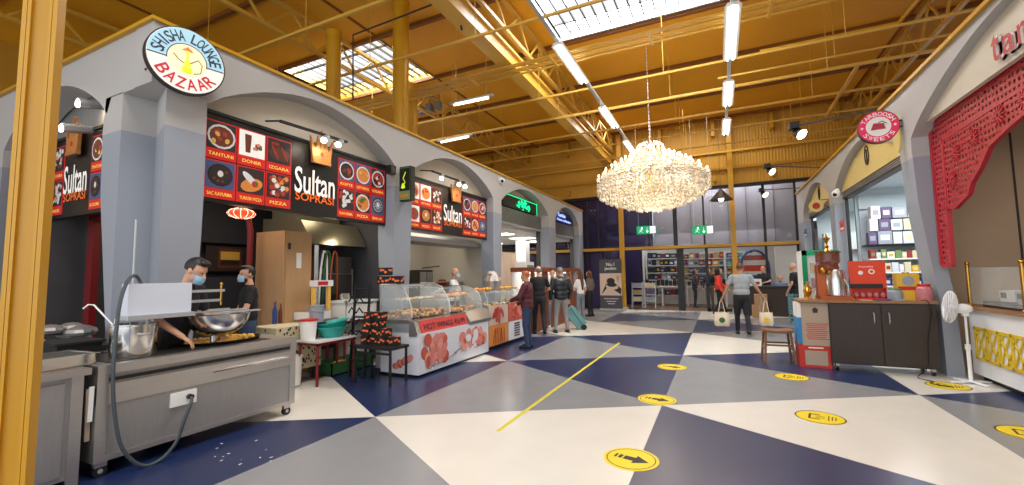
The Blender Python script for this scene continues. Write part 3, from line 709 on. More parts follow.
# round Shisha Lounge Bazaar sign
def arc_text(mb, s, r, a0, a1, h, w, y=-.045, flip=False):
    n = len(s)
    for i, ch in enumerate(s):
        if ch == ' ': continue
        a = a0+(a1-a0)*(i+.5)/n; vs, fs = text_geo(ch); rot = a-PI/2 if not flip else a+PI/2
        ww = w*{'I': .3, '\'': .3}.get(ch, 1); P = []
        for x, yv in vs:
            u, v = x*ww, yv*h; P.append((r*math.cos(a)+u*math.cos(rot)-v*math.sin(rot), y, r*math.sin(a)+u*math.sin(rot)+v*math.cos(rot)))
        mb.add(P, fs)
def pt(r, d): return (r*math.cos(math.radians(d)), r*math.sin(math.radians(d)))
def ringsec(mb, r0, r1, d0, d1, y, th=.002, n=24):
    vs = [(*[pt(r1, d0+(d1-d0)*i/n)[0]], y, pt(r1, d0+(d1-d0)*i/n)[1]) for i in range(n+1)]+[(pt(r0, d0+(d1-d0)*i/n)[0], y, pt(r0, d0+(d1-d0)*i/n)[1]) for i in range(n+1)]
    mb.add(vs, [(i, i+1, n+2+i, n+1+i) for i in range(n)])
c = Vector((-5.2, 2.57, 3.79)); c = atd(186, 62, 4.72)
t = thing('round_sign', 'round lit sign reading SHISHA LOUNGE BAZAAR on the corner pillar', 'sign', tuple(c), math.radians(78)); R = .365
MB('black').disc((0, 0, 0), R, 'y', 48, th=.08).build('sign_case', None, t)
f = MB('sign_cream').disc((0, -.041, 0), R*.965, 'y', 48); ringsec(f.m('sign_blue'), R*.5, R*.955, -4, 184, -.0435)
f.m('sign_ink'); ringsec(f, R*.485, R*.51, -8, 188, -.044); f.box((R*.5, -.045, -.02), (R*.95, -.0436, -.008)).box((-R*.95, -.045, -.02), (-R*.5, -.0436, -.008))
f.m('sign_lit').disc((0, -.0437, 0), R*.48, 'y', 32); f.build('sign_face', None, t)
l = MB('sign_ink'); arc_text(l, 'SHISHA LOUNGE', R*.73, math.radians(176), math.radians(4), R*.32, R*.16, -.046); l.build('lettering', None, t)
l = MB('sign_red'); arc_text(l, 'BAZAAR', R*.72, math.radians(207), math.radians(333), R*.34, R*.25, -.046, True); l.build('lettering', None, t)
hk = MB('sign_green'); 
hk.lathe([(0, -.11), (.035, -.105), (.04, -.07), (.02, -.045), (.028, -.02), (.01, 0), (.008, .07), (.02, .08), (.0, .085)], (0, -.05, 0), 14, 1, .1)
hk.m('orange').lathe([(.0, .085), (.045, .083), (.012, .105), (.0, .12)], (0, -.05, 0), 12, 1, .1)
hk.m('sign_ink').tube([(.02, -.05, -.02), (.08, -.05, .03), (.11, -.05, -.01), (.1, -.05, -.08), (.05, -.05, -.1)], .003, 5).tube([(-.02, -.05, -.03), (-.06, -.05, -.01), (-.1, -.05, .03)], .003, 5)
hk.v = [Vector((v.x*1.25, v.y, v.z*1.3)) for v in hk.v]; hk.build('hookah_picture', None, t)
MB().bar((-.12, .04, -.1), (-.28, .3, -.1), .025).bar((-.12, .04, .1), (-.28, .3, .1), .025).build('bracket', 'black', t)
# small projecting lightbox on the second pillar
t = thing('lightbox_sign', 'small green and orange lightbox fixed to the second pillar', 'sign', (-5.28, 6.4, 3.32))
MB('black').box((-.15, -.06, -.35), (.15, .06, .31)).build('sign_case', None, t)
f = MB('prod_green').box((-.13, -.064, -.33), (.13, -.061, .29)); f.m('black').box((-.125, -.066, -.16), (.125, -.0645, .28))
f.m('orange').text('SHISHA', (0, -.067, -.25), .2, .07); f.m('sign_green').tube([(-.06, -.07, -.1), (.02, -.07, .0), (-.03, -.07, .08), (.03, -.07, .2)], .008, 6).lathe([(0, -.12), (.05, -.1), (.03, -.03), (0, 0)], (-.03, -.07, 0), 10, 1, .1); f.build('sign_face', None, t)
MB().bar((-.15, 0, .1), (-.2, 0, .1), .03).bar((-.15, 0, -.2), (-.2, 0, -.2), .03).build('bracket', 'black', t)
# shop signs of the third and fourth arches
t = thing('arabic_sign', 'dark sign with glowing green Arabic lettering in the third arch', 'sign', (-5.6, 11.1, 3.6), PI/2)
MB('black').box((0, 0, 0), (2.6, .12, .4)).build('sign_case', None, t)
MB('neon_green').box((-.01, -.01, .36), (2.62, .0, .375)).box((2.6, -.01, 0), (2.62, .0, .375)).build('lit_edge', None, t)
a = MB('neon_green'); y = -.02
for pts in ([(.95, .12), (1.1, .08), (1.16, .2), (1.1, .26), (1.05, .2), (1.16, .18)], [(1.3, .32), (1.32, .12), (1.45, .1), (1.5, .3)], [(1.58, .34), (1.6, .12), (1.75, .1), (1.8, .2)], [(1.88, .22), (1.95, .12), (1.85, .04)]): a.tube([(u, y, v) for u, v in pts], .022, 6)
for u, v in ((1.68, .27), (1.4, .03)): a.ell((u, y, v), .022, 8, 6)
a.build('lettering', None, t)
t = thing('blue_sign', 'dark blue sign with pale glowing letters in the fourth arch', 'sign', (-5.6, 15.5, 3.62), PI/2)
MB('navy_sign').box((0, 0, 0), (2.3, .12, .42)).build('sign_case', None, t)
MB('neon_blue').text('Textiles', (.8, -.02, .29), .95, .15).build('lettering', None, t); MB('neon_blue').text('Home collection', (1.1, -.02, .1), 1.7, .1).build('lettering', None, t)
# rolled shutters
for y0, y1, lab in ((10.66, 14.1, 'grey rolled shutter housing in the third arch, under the green sign'), (15.1, 17.95, 'grey rolled shutter housing in the fourth arch, under the blue sign')):
    t = thing('roller_shutter', lab, 'shutter', (-5.66, y0, 3.1))
    MB().box((-.1, 0, 0), (.06, y1-y0, .46)).build('slats', 'shutter', t); MB().box((-.1, 0, -.04), (.1, y1-y0, 0)).build('bottom_rail', 'alu', t); MB().box((-.12, y1-y0-.05, -3.1), (.02, y1-y0, .4)).build('guide_rail', 'steel_dark', t)
# camera and small fittings on the left front
def dome(px, py, ax, v, lab, s=.09):
    p = at(px, py, ax, v); t = thing('security_camera', lab, 'camera', tuple(p))
    MB().cone((-.05 if v < 0 else .05, 0, 0), (0, 0, 0), s*.9, n=16).build('base', 'white', t); MB().ell((0, 0, -.02), s*.8, 16, 10).build('dome', 'white', t); MB().ell((.03 if v < 0 else -.03, -.05, -.04), s*.42, 12, 8).build('lens', 'black_gloss', t)
dome(502, 180, 'x', -5.35, 'small black and white security camera on the third pillar', .1)
dome(836, 193, 'x', 2.69, 'white dome camera on the pillar between the two grocery arches', .12)
t = thing('speaker_box', 'small black loudspeaker on the second pillar', 'speaker', tuple(at(391, 170, 'x', -5.35)))
MB().box((-.06, -.07, -.08), (.06, .07, .08)).build('case', 'black', t); MB().disc((.062, 0, 0), .05, 'x', 14).build('cone', 'steel_dark', t)

# ================================================================ STAINLESS COUNTERS (front left)
t = thing('stainless_counter', 'long stainless steel food counter on castors with a socket on its front', 'counter', (-4.83, 1.68, 0))
L = 1.76; D0 = .39; Z0, Z1 = .12, .87
MB().box((-D0, 0, Z0), (D0-.02, L, .8)).build('body', 'steel_dull', t)
w = MB().box((-D0, 0, .8), (D0, L, .87)); w.build('worktop', 'steel', t)
MB().box((D0-.02, 0, .12), (D0-.005, L, .16)).box((D0-.02, 0, .56), (D0-.002, L, .72)).box((D0-.02, .0, .12), (D0, .07, .8)).box((D0-.02, L-.07, .12), (D0, L, .8)).build('front_trim', 'steel', t)
MB().box((D0-.021, .08, .74), (D0+.003, L-.08, .765)).build('shade_strip', 'black', t)  # solid black strip standing in for the shade below the worktop
MB().cone((D0+.02, .85, .655), (D0+.02, L-.1, .655), .01, n=8).box((D0, .9, .65), (D0+.02, .92, .66)).box((D0, L-.2, .65), (D0+.02, L-.18, .66)).build('towel_rail', 'steel_bright', t)
MB().box((D0-.02, .07, .16), (D0-.012, L-.07, .56)).build('front_panel', 'steel_dull', t)
MB().box((-D0+.05, .1, .872), (D0-.1, L-.25, .876)).build('well', 'steel_dark', t)
def castor(x, y):
    c_ = MB('steel').box((x-.02, y-.04, .075), (x+.02, y+.04, .13)); c_.m('shoe_black').cone((x-.018, y, .045), (x+.018, y, .045), .045, n=18); c_.m('alu').cone((x-.02, y, .045), (x+.02, y, .045), .018, n=10); return c_
for x in (-D0+.06, D0-.05):
    for y in (.06, L-.07): castor(x, y).build('castor', None, t)
pl = MB().box((D0-.01, .51, .41), (D0+.008, .72, .53)).build('socket_plate', 'white', t)
MB().cone((D0+.008, .655, .475), (D0+.05, .655, .475), .024, n=14).build('plug', 'black', pl)
# cable
p = [(-4.4, 2.335, .475), (-4.33, 2.3, .44), (-4.33, 2.25, .3), (-4.34, 2.2, .13), (-4.34, 2.08, .02), (-4.35, 1.95, .03), (-4.36, 1.83, .2), (-4.38, 1.78, .45), (-4.4, 1.76, .75), (-4.42, 1.77, 1.05), (-4.47, 1.8, 1.3), (-4.55, 1.86, 1.47), (-4.62, 1.93, 1.57), (-4.68, 2.0, 1.58), (-4.7, 2.05, 1.5)]
def smooth(pts, k=4):
    out = []; P = [Vector(v) for v in pts]
    for i in range(len(P)-1):
        a, b, c2, d = P[max(i-1, 0)], P[i], P[i+1], P[min(i+2, len(P)-1)]
        for j in range(k): u = j/k; out.append(.5*((2*b)+(c2-a)*u+(2*a-5*b+4*c2-d)*u*u+(-a+3*b-3*c2+d)*u**3))
    return out+[P[-1]]
single(MB().tube(smooth(p), .014, 8), 'power_cable', 'thick dark grey cable looping down in front of the stainless counter to its socket', 'cable', mat_='cable')
t = thing('stainless_cupboard', 'stainless steel cupboard beside the near yellow column', 'cupboard', (-4.85, .6, 0))
MB().box((-.4, 0, .06), (.38, 1.0, .82)).build('body', 'steel_dull', t); MB().box((-.42, -.02, .82), (.42, 1.04, .87)).build('worktop', 'steel', t)
MB().box((.38, .93, .0), (.41, 1.0, .82)).box((.38, 0, .0), (.41, .07, .82)).build('leg', 'steel', t); MB().box((.382, .1, .1), (.395, .9, .78)).build('door', 'steel_dull', t)
t = thing('folded_box', 'flattened cardboard pieces wedged between the two stainless counters', 'cardboard', (-4.5, 1.655, .3))
MB().bar((0, 0, 0), (.02, -.012, .4), .03, .02).build('sheet', 'paper_tan', t); MB().bar((.03, .0, .15), (.04, 0, .42), .03, .015).build('sheet', 'white', t)
# back shelf with dishes behind the counters
t = thing('prep_bench', 'dark prep bench with food pans behind the stainless counters', 'bench', (-6.1, 1.3, 0))
MB().box((-.35, -.9, 0), (.3, .95, .84)).build('body', 'dark_brown', t); MB().box((-.37, -.95, .84), (.33, 1.0, .88)).build('top', 'steel_dark', t)
def pan(loc, sx, sy, h, fm_, lab, rz=0):
    t = thing('steel_tray', lab, 'tray', loc, rz)
    m = MB()
    for a, b in (((-sx, -sy, 0), (sx, sy, .006)), ((-sx, -sy, 0), (-sx+.008, sy, h)), ((sx-.008, -sy, 0), (sx, sy, h)), ((-sx, -sy, 0), (sx, -sy+.008, h)), ((-sx, sy-.008, 0), (sx, sy, h))): m.box(a, b)
    for a, b in (((-sx-.02, -sy-.02, h), (sx+.02, -sy, h+.006)), ((-sx-.02, sy, h), (sx+.02, sy+.02, h+.006)), ((-sx-.02, -sy, h), (-sx, sy, h+.006)), ((sx, -sy, h), (sx+.02, sy, h+.006))): m.box(a, b)
    m.build('tray', 'steel_bright', t)
    if fm_:
        g = MB(fm_); rnd = random.Random(sx*100)
        for i in range(60): g.ell((rnd.uniform(-sx+.04, sx-.04), rnd.uniform(-sy+.04, sy-.04), h*.7), (.03, .025, .02), 7, 5)
        g.build('food_filling', None, t)
    return t
pan((-4.76, 1.48, .872), .19, .22, .09, None, 'empty deep steel tray at the corner of the near cupboard', .1)
pan((-5.75, 1.62, .88), .22, .3, .07, 'food_orange', 'tray of browned food on the dark prep bench')
pan((-5.8, .95, .88), .2, .26, .06, 'food_brown', 'tray of dark food on the prep bench behind the column')
t = thing('foil_cover', 'crumpled grey foil heap behind the steel pot', 'cover', (-6.15, 2.1, .89)); m = MB('steel_dull'); rnd = random.Random(3)
for i in range(9): m.ell((rnd.uniform(-.22, .22), rnd.uniform(-.15, .15), rnd.uniform(.05, .17)), (.13, .1, .06), 9, 6)
m.build('foil', None, t)
t = thing('black_tray', 'black plastic tray beside the steel pot', 'tray', (-5.35, 1.86, .9)); MB().box((-.22, -.2, 0), (.22, .1, .1)).box((-.24, -.22, .09), (.24, .12, .11)).build('tray', 'black_matte', t)
MB().ell((-.25, -.22, .09), (.1, .1, .05)).build('dough', 'food_yellow', t)
# big pot, ladle
t = thing('stock_pot', 'large dented stainless stock pot on the near end of the counter', 'pot', (-4.74, 2.03, .875))
MB().lathe([(.0, 0), (.155, 0), (.165, .02), (.165, .27), (.172, .275), (.172, .285), (.158, .285), (.157, .03), (0, .03)], n=36).build('pot', 'steel_bright', t)
MB().tube([(-.165, -.05, .2), (-.2, 0, .2), (-.165, .05, .2)], .007).build('handle', 'steel', t); MB().tube([(.165, -.05, .2), (.2, 0, .2), (.165, .05, .2)], .007).build('handle', 'steel', t)
a = at(113, 325, 'x', -4.75); b = at(94, 305, 'x', -4.9)
single(MB().tube([tuple(a), tuple(b), tuple(b+Vector((-.02, -.03, .005))), tuple(b+Vector((-.03, -.06, -.03)))], .007), 'ladle', 'cream-handled ladle leaning out of the steel pot', 'ladle', mat_='plate')
# dough-ball machine: white panel box, arms, bowl on two legs
t = thing('dough_machine', 'dough-ball fryer machine: white box, arms and big steel bowl on the counter', 'machine', (-4.72, 2.2, .875))
MB().box((-.06, -.26, .36), (.06, .24, .64)).build('white_box', 'white_panel', t)
MB().box((-.1, -.27, .32), (.1, .26, .36)).build('lower_tray', 'alu', t)
MB().cone((-.02, -.2, .0), (-.02, -.2, 1.22), .008, n=8).build('upright_rod', 'alu', t)
MB().cone((0, -.08, 0), (0, -.08, .35), .018, n=12).build('stand', 'alu', t)
MB().box((-.02, .24, .54), (.0, .56, .565)).box((.03, .24, .54), (.05, .56, .565)).build('upper_arm', 'alu', t); MB().box((-.02, .24, .44), (.02, .54, .465)).build('lower_arm', 'alu', t)
MB().cone((0, .55, .4), (0, .55, .62), .012, n=10).ell((0, .55, .62), .018).build('spindle', 'brass', t)
prof = [(.02, -.0), (.12, .015), (.2, .07), (.25, .15), (.27, .225), (.282, .235), (.265, .235), (.245, .16), (.18, .08), (0, .03)]
bw = MB().lathe(prof, (0, .53, .085), 40, 1.07, 1.07).build('bowl', 'steel_bright', t)
MB().box((-.29, .26, .33), (-.25, .8, .345)).box((.24, .26, .33), (.28, .8, .345)).box((-.02, .26, .335), (.02, .82, .348)).build('bowl_cross_bar', 'alu', bw)
MB().cone((.05, .46, 0), (.05, .46, .18), .03, n=16).build('bowl_leg', 'steel_bright', t); MB().cone((-.05, .6, 0), (-.05, .6, .18), .03, n=16).build('bowl_leg', 'steel_bright', t)
t = thing('dough_tray', 'round black tray of small dough balls under the steel bowl', 'tray', (-4.86, 2.85, .877)); rnd = random.Random(4)
MB().lathe([(0, 0), (.27, 0), (.29, .03), (.28, .03), (.26, .01), (0, .008)], n=32, sy=1.4).build('tray', 'black', t)
m = MB('food_yellow')
for i in range(170):
    a_ = rnd.random()*2*PI; r_ = .24*rnd.random()**.5; m.ell((r_*math.cos(a_), 1.4*r_*math.sin(a_), .022), .02, 7, 5)
m.build('dough_balls', None, t)['kind'] = 'stuff'
t = thing('white_bottle', 'white squeeze bottle standing behind the pot against the pillar', 'bottle', (-5.25, 2.1, .88)); MB().lathe([(0, 0), (.04, 0), (.04, .2), (.015, .24), (.012, .3), (0, .3)], n=16).build('bottle', 'white', t)
MB().box((-.08, -.1, -.88), (.08, .1, 0)).build('shelf_below', 'steel_dark', t)

# ================================================================ INSIDE THE KEBAB SHOP
p = at(228, 259, 'x', -8.58)
t = thing('framed_picture', 'dark framed landscape picture on the charcoal back wall', 'picture', tuple(p), PI/2)
MB().box((-.48, -.03, -.3), (.48, 0, .3)).build('frame', 'black_gloss', t); m = MB('dark_brown').box((-.42, -.034, -.24), (.42, -.031, .24)); m.m('food_brown').box((-.2, -.036, -.18), (.24, -.035, .2)); m.m('food_yellow').box((-.16, -.038, -.02), (.2, -.037, .14)); m.m('food_dark').box((-.16, -.038, -.12), (.2, -.037, -.02)); m.build('painting', None, t)
def lantern(p, s, ma, mb_, lab):
    t = thing('hanging_lantern', lab, 'lantern', tuple(p)); m = MB(ma)
    m.ell((0, 0, 0), (s, s*1.25, s*.5), 20, 12); m.build('shade', None, t)
    m = MB(mb_)
    for i in range(12):
        a_ = 2*PI*i/12; m.disc((s*math.cos(a_)*.86, s*1.25*math.sin(a_)*.86, s*.16), .001, 'z', 6); m.tube([(s*1.02*math.cos(a_)*math.cos(b), s*1.27*math.sin(a_)*math.cos(b), s*.51*math.sin(b)) for b in (-1.2, -.6, 0, .6, 1.2)], .006, 5)
    m.build('pattern', None, t); MB().cone((0, 0, s*.5), (0, 0, 3.42-p.z), .006, n=6).build('cord', 'black', t)
    point('lantern_glow', (p.x, p.y, p.z-.25), 1.5, (1, .5, .25), .1)
lantern(atd(241.5, 213.5, 6.3), .15, 'lantern_red', 'lantern_white', 'red and white patterned paper lantern under the front menu board')
lantern(atd(76, 247, 7.2), .09, 'lantern_orange', 'lantern_orange', 'small glowing orange lamp in the dark lounge left of the corner pillar')
t = thing('patterned_screen', 'dark diamond-patterned panel in the lounge behind the counter', 'screen', tuple(atd(98, 275, 8)-Vector((0, 0, .9))), .3)
MB().box((-.3, -.02, -.9), (.3, .02, 1.5)).build('panel', 'black_matte', t); m = MB('steel_dark')
for i in range(-2, 3):
    for j in range(-3, 7): m.prism([(i*.12, j*.2-.08), (i*.12+.045, j*.2), (i*.12, j*.2+.08), (i*.12-.045, j*.2)], 'y', -.024, -.021)
m.build('diamond_pattern', None, t)
t = thing('red_doorway', 'dark red timber door frame in the lounge left of the corner pillar', 'door frame', (-8.4, 3.0, 0), .3)
MB().box((-.05, 0, 0), (.05, .1, 2.5)).build('post', 'dark_red', t); MB().box((.9, 0, 0), (1.0, .1, 2.5)).build('post', 'dark_red', t); MB().box((-.05, 0, 2.45), (1.0, .1, 2.6)).build('lintel', 'dark_red', t)
t = thing('red_post', 'dark red arched post beside the wooden cupboard in the kebab shop', 'post', (-6.75, 4.35, 0)); t.location.z = 0
m = MB(); m.tube([(0, 0, 0), (0, 0, 2.3), (0, -.04, 2.5), (0, -.14, 2.65), (0, -.3, 2.72)], .045, 10); m.build('post', 'dark_red', t)
t = thing('wood_cupboard', 'tall light wooden cupboard behind the scales', 'cupboard', (-6.5, 4.52, 0)); 
MB().box((-.35, 0, 0), (.35, .5, 2.3)).build('body', 'wood_light', t); MB().box((.35, .02, .05), (.365, .48, 2.28)).build('door', 'wood_light', t); MB().box((.36, .2, 1.7), (.375, .29, 1.95)).build('notice', 'plate', t); MB().box((.36, .05, 2.0), (.38, .09, 2.1)).build('hinge', 'black', t)
t = thing('steel_fridge', 'tall stainless cabinet with hoses hanging in front of it', 'fridge', (-6.5, 5.08, 0))
MB().box((-.4, 0, 0), (.35, .08, 2.1)).build('side_panel', 'steel_bright', t); MB().box((-.4, .08, 0), (.2, 1.0, 1.7)).build('body', 'steel_dull', t); MB().box((.2, .12, .3), (.22, .95, 1.6)).build('door', 'steel_dark', t); MB().box((.2, .35, 1.62), (.26, .9, 1.92)).build('control_panel', 'steel_dark', t)
for i, (mm, dy) in enumerate((('prod_navy', .14), ('white', .2), ('crate_green', .27), ('copper', .42))):
    MB().tube(smooth([(.3, dy-.06, .95), (.32, dy-.05, 1.6), (.32, dy, 1.95), (.3, dy+.05, 2.0), (.3, dy+.1, 1.85), (.3, dy+.11, 1.0)]), .018, 7).build('hose', mm, t)
t = thing('teal_bowl', 'teal bowl on the shelf under the extractor hood', 'bowl', tuple(at(355, 245, 'x', -6.7))); MB().lathe([(.0, 0), (.14, .01), (.22, .12), (.23, .12), (.2, .09), (.0, .02)], n=24).build('bowl', 'teal', t)
MB().box((-.2, -.4, -.04), (.15, .4, -.005)).build('shelf', 'steel', t)
t = thing('prep_table', 'steel prep table under the scales in the kebab shop', 'table', (-5.95, 4.82, 0)); MB().box((-.22, -.1, .84), (.17, .45, .88)).build('top', 'steel', t)
for x in (-.22, .17):
    for y in (-.05, .4): MB().box((x-.02, y-.02, 0), (x+.02, y+.02, .84)).build('leg', 'steel_dark', t)
t = thing('stock_pot', 'tall steel pot on the table behind the clear plastic bin', 'pot', (-6.2, 5.75, .84)); MB().lathe([(0, 0), (.13, 0), (.13, .4), (.135, .41), (.12, .41), (.12, .02), (0, .02)], n=28).build('pot', 'steel_bright', t); MB().tube([(.13, -.05, .3), (.17, 0, .3), (.13, .05, .3)], .008).build('handle', 'steel', t)
# cloth covered table with scales, bucket
t = thing('cloth_table', 'table with small-patterned cloth beside the man in black', 'table', (-5.92, 4.42, 0)); m = MB('tuft'); m.box((-.3, -.38, .2), (.3, .38, .84)); m.m('ink'); rnd = random.Random(9)
for i in range(60):
    y = rnd.uniform(-.36, .36); z = rnd.uniform(.24, .82); m.box((.301, y-.012, z-.018), (.304, y+.012, z+.018))
for i in range(20): x = rnd.uniform(-.28, .28); z = rnd.uniform(.24, .82); m.box((x-.012, -.384, z-.018), (x+.012, -.381, z+.018))
m.build('tablecloth', None, t)
for x in (-.25, .25):
    for y in (-.33, .33): MB().box((x-.02, y-.02, 0), (x+.02, y+.02, .2)).build('leg', 'steel_dark', t)
t = thing('shop_scales', 'cream shop scales with red display on a post, on the cloth table', 'scales', (-5.95, 4.9, .88))
MB().box((-.18, -.2, 0), (.16, .22, .12)).build('base', 'plate', t); MB().box((-.17, -.18, .12), (.15, .2, .135)).build('pan', 'steel', t)
MB().box((-.02, -.02, .12), (.03, .03, .55)).box((-.02, .28, .0), (.03, .33, .55)).build('post', 'food_yellow', t); hd = MB().box((-.05, -.03, .52), (.05, .36, .62)).build('display_head', 'plate', t); MB().box((.051, .05, .54), (.054, .25, .6)).build('display', 'red', hd)
# bottles near the man in black
for i, (y, h, mm) in enumerate(((4.42, .34, 'prod_blue'), (4.52, .3, 'food_brown'), (4.63, .26, 'prod_gold'))):
    t = thing('bottle', ['tall blue bottle on the cloth table', 'brown bottle on the cloth table beside the scales', 'short gold-topped bottle at the end of the cloth table'][i], 'bottle', (-6.2, y, .84), 0, 'bottles on the cloth table')
    MB().lathe([(0, 0), (.035, 0), (.035, h*.6), (.012, h*.8), (.012, h), (0, h)], n=12).build('bottle', mm, t); MB().cone((0, 0, h), (0, 0, h+.02), .016, n=10).build('cap', 'brass', t)
# red framed tables
def red_table(name, lab, loc, sx, sy, h):
    t = thing(name, lab, 'table', loc); MB().box((-sx, -sy, h-.03), (sx, sy, h)).build('top', 'plate', t)
    MB().box((-sx+.02, -sy+.02, h-.07), (sx-.02, -sy+.05, h-.03)).box((-sx+.02, sy-.05, h-.07), (sx-.02, sy-.02, h-.03)).box((sx-.05, -sy+.02, h-.07), (sx-.02, sy-.02, h-.03)).box((-sx+.02, -sy+.02, h-.07), (-sx+.05, sy-.02, h-.03)).build('rail', 'dark_red', t)
    for x in (-sx+.04, sx-.04):
        for y in (-sy+.04, sy-.04):
            s_ = -1 if y > 0 else 1
            l_ = MB().tube([(x, y, 0), (x, y, h-.12), (x, y+.02*s_, h-.07), (x, y+.05*s_, h-.035)], .02, 10).build('leg', 'dark_red', t)
    return t
red_table('red_table', 'low red-framed table with the teal bowls on it', (-5.38, 4.72, 0), .22, .38, .64)
red_table('red_table', 'taller red-framed table carrying the clear plastic bin', (-5.9, 5.75, 0), .24, .45, .84)
def bucket(loc, r, h, m1, lab, lid=None, handle=True):
    t = thing('bucket', lab, 'bucket', loc); MB().lathe([(0, 0), (r*.85, 0), (r, h), (r*1.05, h), (r*1.05, h+.012), (r*.96, h+.012), (r*.8, .01), (0, .01)], n=24).build('bucket', m1, t)
    if lid: MB().cone((0, 0, h+.005), (0, 0, h+.03), r*1.07, n=24).build('lid', lid, t)
    if handle: MB().tube([(r*math.cos(a_)*.0+.0, r*1.02*math.cos(a_), h-.02-r*.8*math.sin(a_)*.7) if 0 else (r*.9*math.sin(a_)*.9+.02, r*1.03*math.cos(a_), h-.03-.5*r*math.sin(a_)) for a_ in [PI*i/10 for i in range(11)]], .005, 6).build('handle', 'alu', t)
    return t
bucket((-5.45, 4.42, .64), .12, .27, 'white', 'white bucket with a red lid on the low red table', 'red', False)
bucket((-5.52, 4.62, .875), .11, .24, 'prod_grey', 'grey bucket standing behind the teal bowls')
bucket((-5.55, 4.25, .02), .13, .4, 'white', 'white tub on the floor under the low red table', None, False)
MBt = thing('bucket_stand', 'small dark stand carrying the grey bucket', 'stand', (-5.52, 4.62, 0)); MB().box((-.1, -.1, .83), (.1, .1, .87)).build('top', 'steel_dark', MBt)
for x in (-.07, .07):
    for y in (-.07, .07): MB().box((x-.01, y-.01, .645), (x+.01, y+.01, .83)).build('leg', 'steel_dark', MBt)
for i, (z, sx) in enumerate(((.645, 1), (.72, .97))):
    t = thing('washing_up_bowl', ['lower teal washing-up bowl on the red table', 'upper teal bowl tilted inside the other'][i], 'bowl', (-5.38, 4.8+.03*i, z), .2*i, 'teal bowls')
    o = MB().lathe([(0, 0), (.13, 0), (.2*sx, .14), (.225*sx, .145), (.225*sx, .155), (.19*sx, .15), (.12, .012), (0, .012)], n=32, sy=1.15).build('bowl', 'teal', t); t.rotation_euler = (.12*i, -.1*i, 0)
t = thing('plastic_bin', 'translucent white storage bin on the taller red table', 'box', (-5.88, 5.7, .84))
m = MB(); 
for a_, b_ in (((-.2, -.36, 0), (.2, .36, .01)), ((-.2, -.36, 0), (-.19, .36, .28)), ((.19, -.36, 0), (.2, .36, .28)), ((-.2, -.36, 0), (.2, -.35, .28)), ((-.2, .35, 0), (.2, .36, .28)), ((-.23, -.39, .27), (.23, -.35, .3)), ((-.23, .35, .27), (.23, .39, .3)), ((.19, -.39, .27), (.23, .39, .3)), ((-.23, -.39, .27), (-.19, .39, .3))): m.box(a_, b_)
m.build('bin', 'plastic_clear', t); MB().box((-.18, -.34, .01), (.18, .34, .09)).build('contents', 'plate', t)
t = thing('green_crate', 'green produce box on the floor under the red tables', 'box', (-5.7, 5.35, 0)); m = MB()
for a_, b_ in (((-.2, -.45, 0), (.2, .45, .02)), ((-.2, -.45, 0), (-.185, .45, .2)), ((.185, -.45, 0), (.2, .45, .2)), ((-.2, -.45, 0), (.2, -.43, .2)), ((-.2, .43, 0), (.2, .45, .2))): m.box(a_, b_)
m.build('box', 'crate_green', t); MB().ell((0, -.1, .1), (.12, .2, .08)).ell((.03, .2, .1), (.1, .15, .07)).build('contents', 'food_orange', t)
t = thing('under_counter_fridge', 'white under-counter fridge behind the taller red table', 'fridge', (-6.2, 5.95, 0)); MB().box((-.25, -.28, .1), (.2, .25, .8)).build('body', 'white', t); MB().box((.2, -.26, .12), (.22, .23, .78)).build('door', 'plate', t); MB().box((-.2, -.25, 0), (.15, .2, .1)).build('plinth', 'black', t)

# low black table and printed boxes
t = thing('black_table', 'low black table in front of the chicken case', 'table', (-4.55, 4.95, 0)); MB().box((-.36, -.2, .5), (.36, .2, .54)).build('top', 'black', t)
for x in (-.33, .33):
    for y in (-.17, .17): MB().box((x-.014, y-.014, 0), (x+.014, y+.014, .5)).build('leg', 'black', t)
MB().box((-.33, -.175, .43), (.33, -.16, .46)).build('rail', 'black', t)
def print_box(loc, s, rz, lab, grp='black boxes with orange print'):
    t = thing('printed_box', lab, 'box', loc, rz, grp); MB().box((-s/2, -s/2, 0), (s/2, s/2, s*.8)).build('carton', 'black_matte', t)
    m = MB('orange_print'); rnd = random.Random(int(loc[0]*1000+loc[2]*991))
    for f in range(3):
        for i in range(3):
            u, v, r = (-.26+.26*i)*s, rnd.uniform(.25, .6)*s, rnd.uniform(.12, .17)*s
            if f == 0: m.disc((u, -s/2-.002, v), r, 'y', 8, 1, .8)
            elif f == 1: m.disc((s/2+.002, u, v), r, 'x', 8, 1, .8)
            else: m.disc((u, rnd.uniform(-.36, .36)*s, s*.8+.002), r, 'z', 8)
    m.build('print', None, t)
    return t
n = 0
for row, (k, z) in enumerate(((4, .54), (3, .66), (2, .78), (2, .9))):
    for i in range(k):
        n += 1; print_box((-4.84+.16*i+.02*row, 4.98+.03*(i % 2), z), .145, .15*((i+row) % 3-1), 'orange-printed black box on the low table: %s layer from the bottom, %s from the left' % (ORD[row], ORD[i]), 'stack of black boxes on the low table')
for i, (dx, dz, dy) in enumerate(((0, 0, 0), (.17, 0, 0), (.04, .14, 0), (.3, 0, .02))):
    print_box((-5.0+dx*.9, 5.5+dy, 1.425+dz), .16, .1*i, ['black box with orange print on the glass case, left of the row', 'black box with orange print on the glass case, middle', 'black printed box stacked on top of the row above the glass case', 'black printed box at the right end on the glass case'][i], 'printed boxes on the glass case')
t = thing('folding_steps', 'black leaning shelf ladder beside the chicken case', 'rack', (-5.25, 5.02, 0))
MB().bar((0, 0, 0), (.0, .12, 1.44), .03).build('side_rail', 'black', t); MB().bar((.3, 0, 0), (.3, .12, 1.44), .03).build('side_rail', 'black', t)
for k in range(6): z = .25+.22*k; MB().box((0, z*.083-.05, z), (.3, z*.083+.08, z+.015)).build('step', 'black', t)
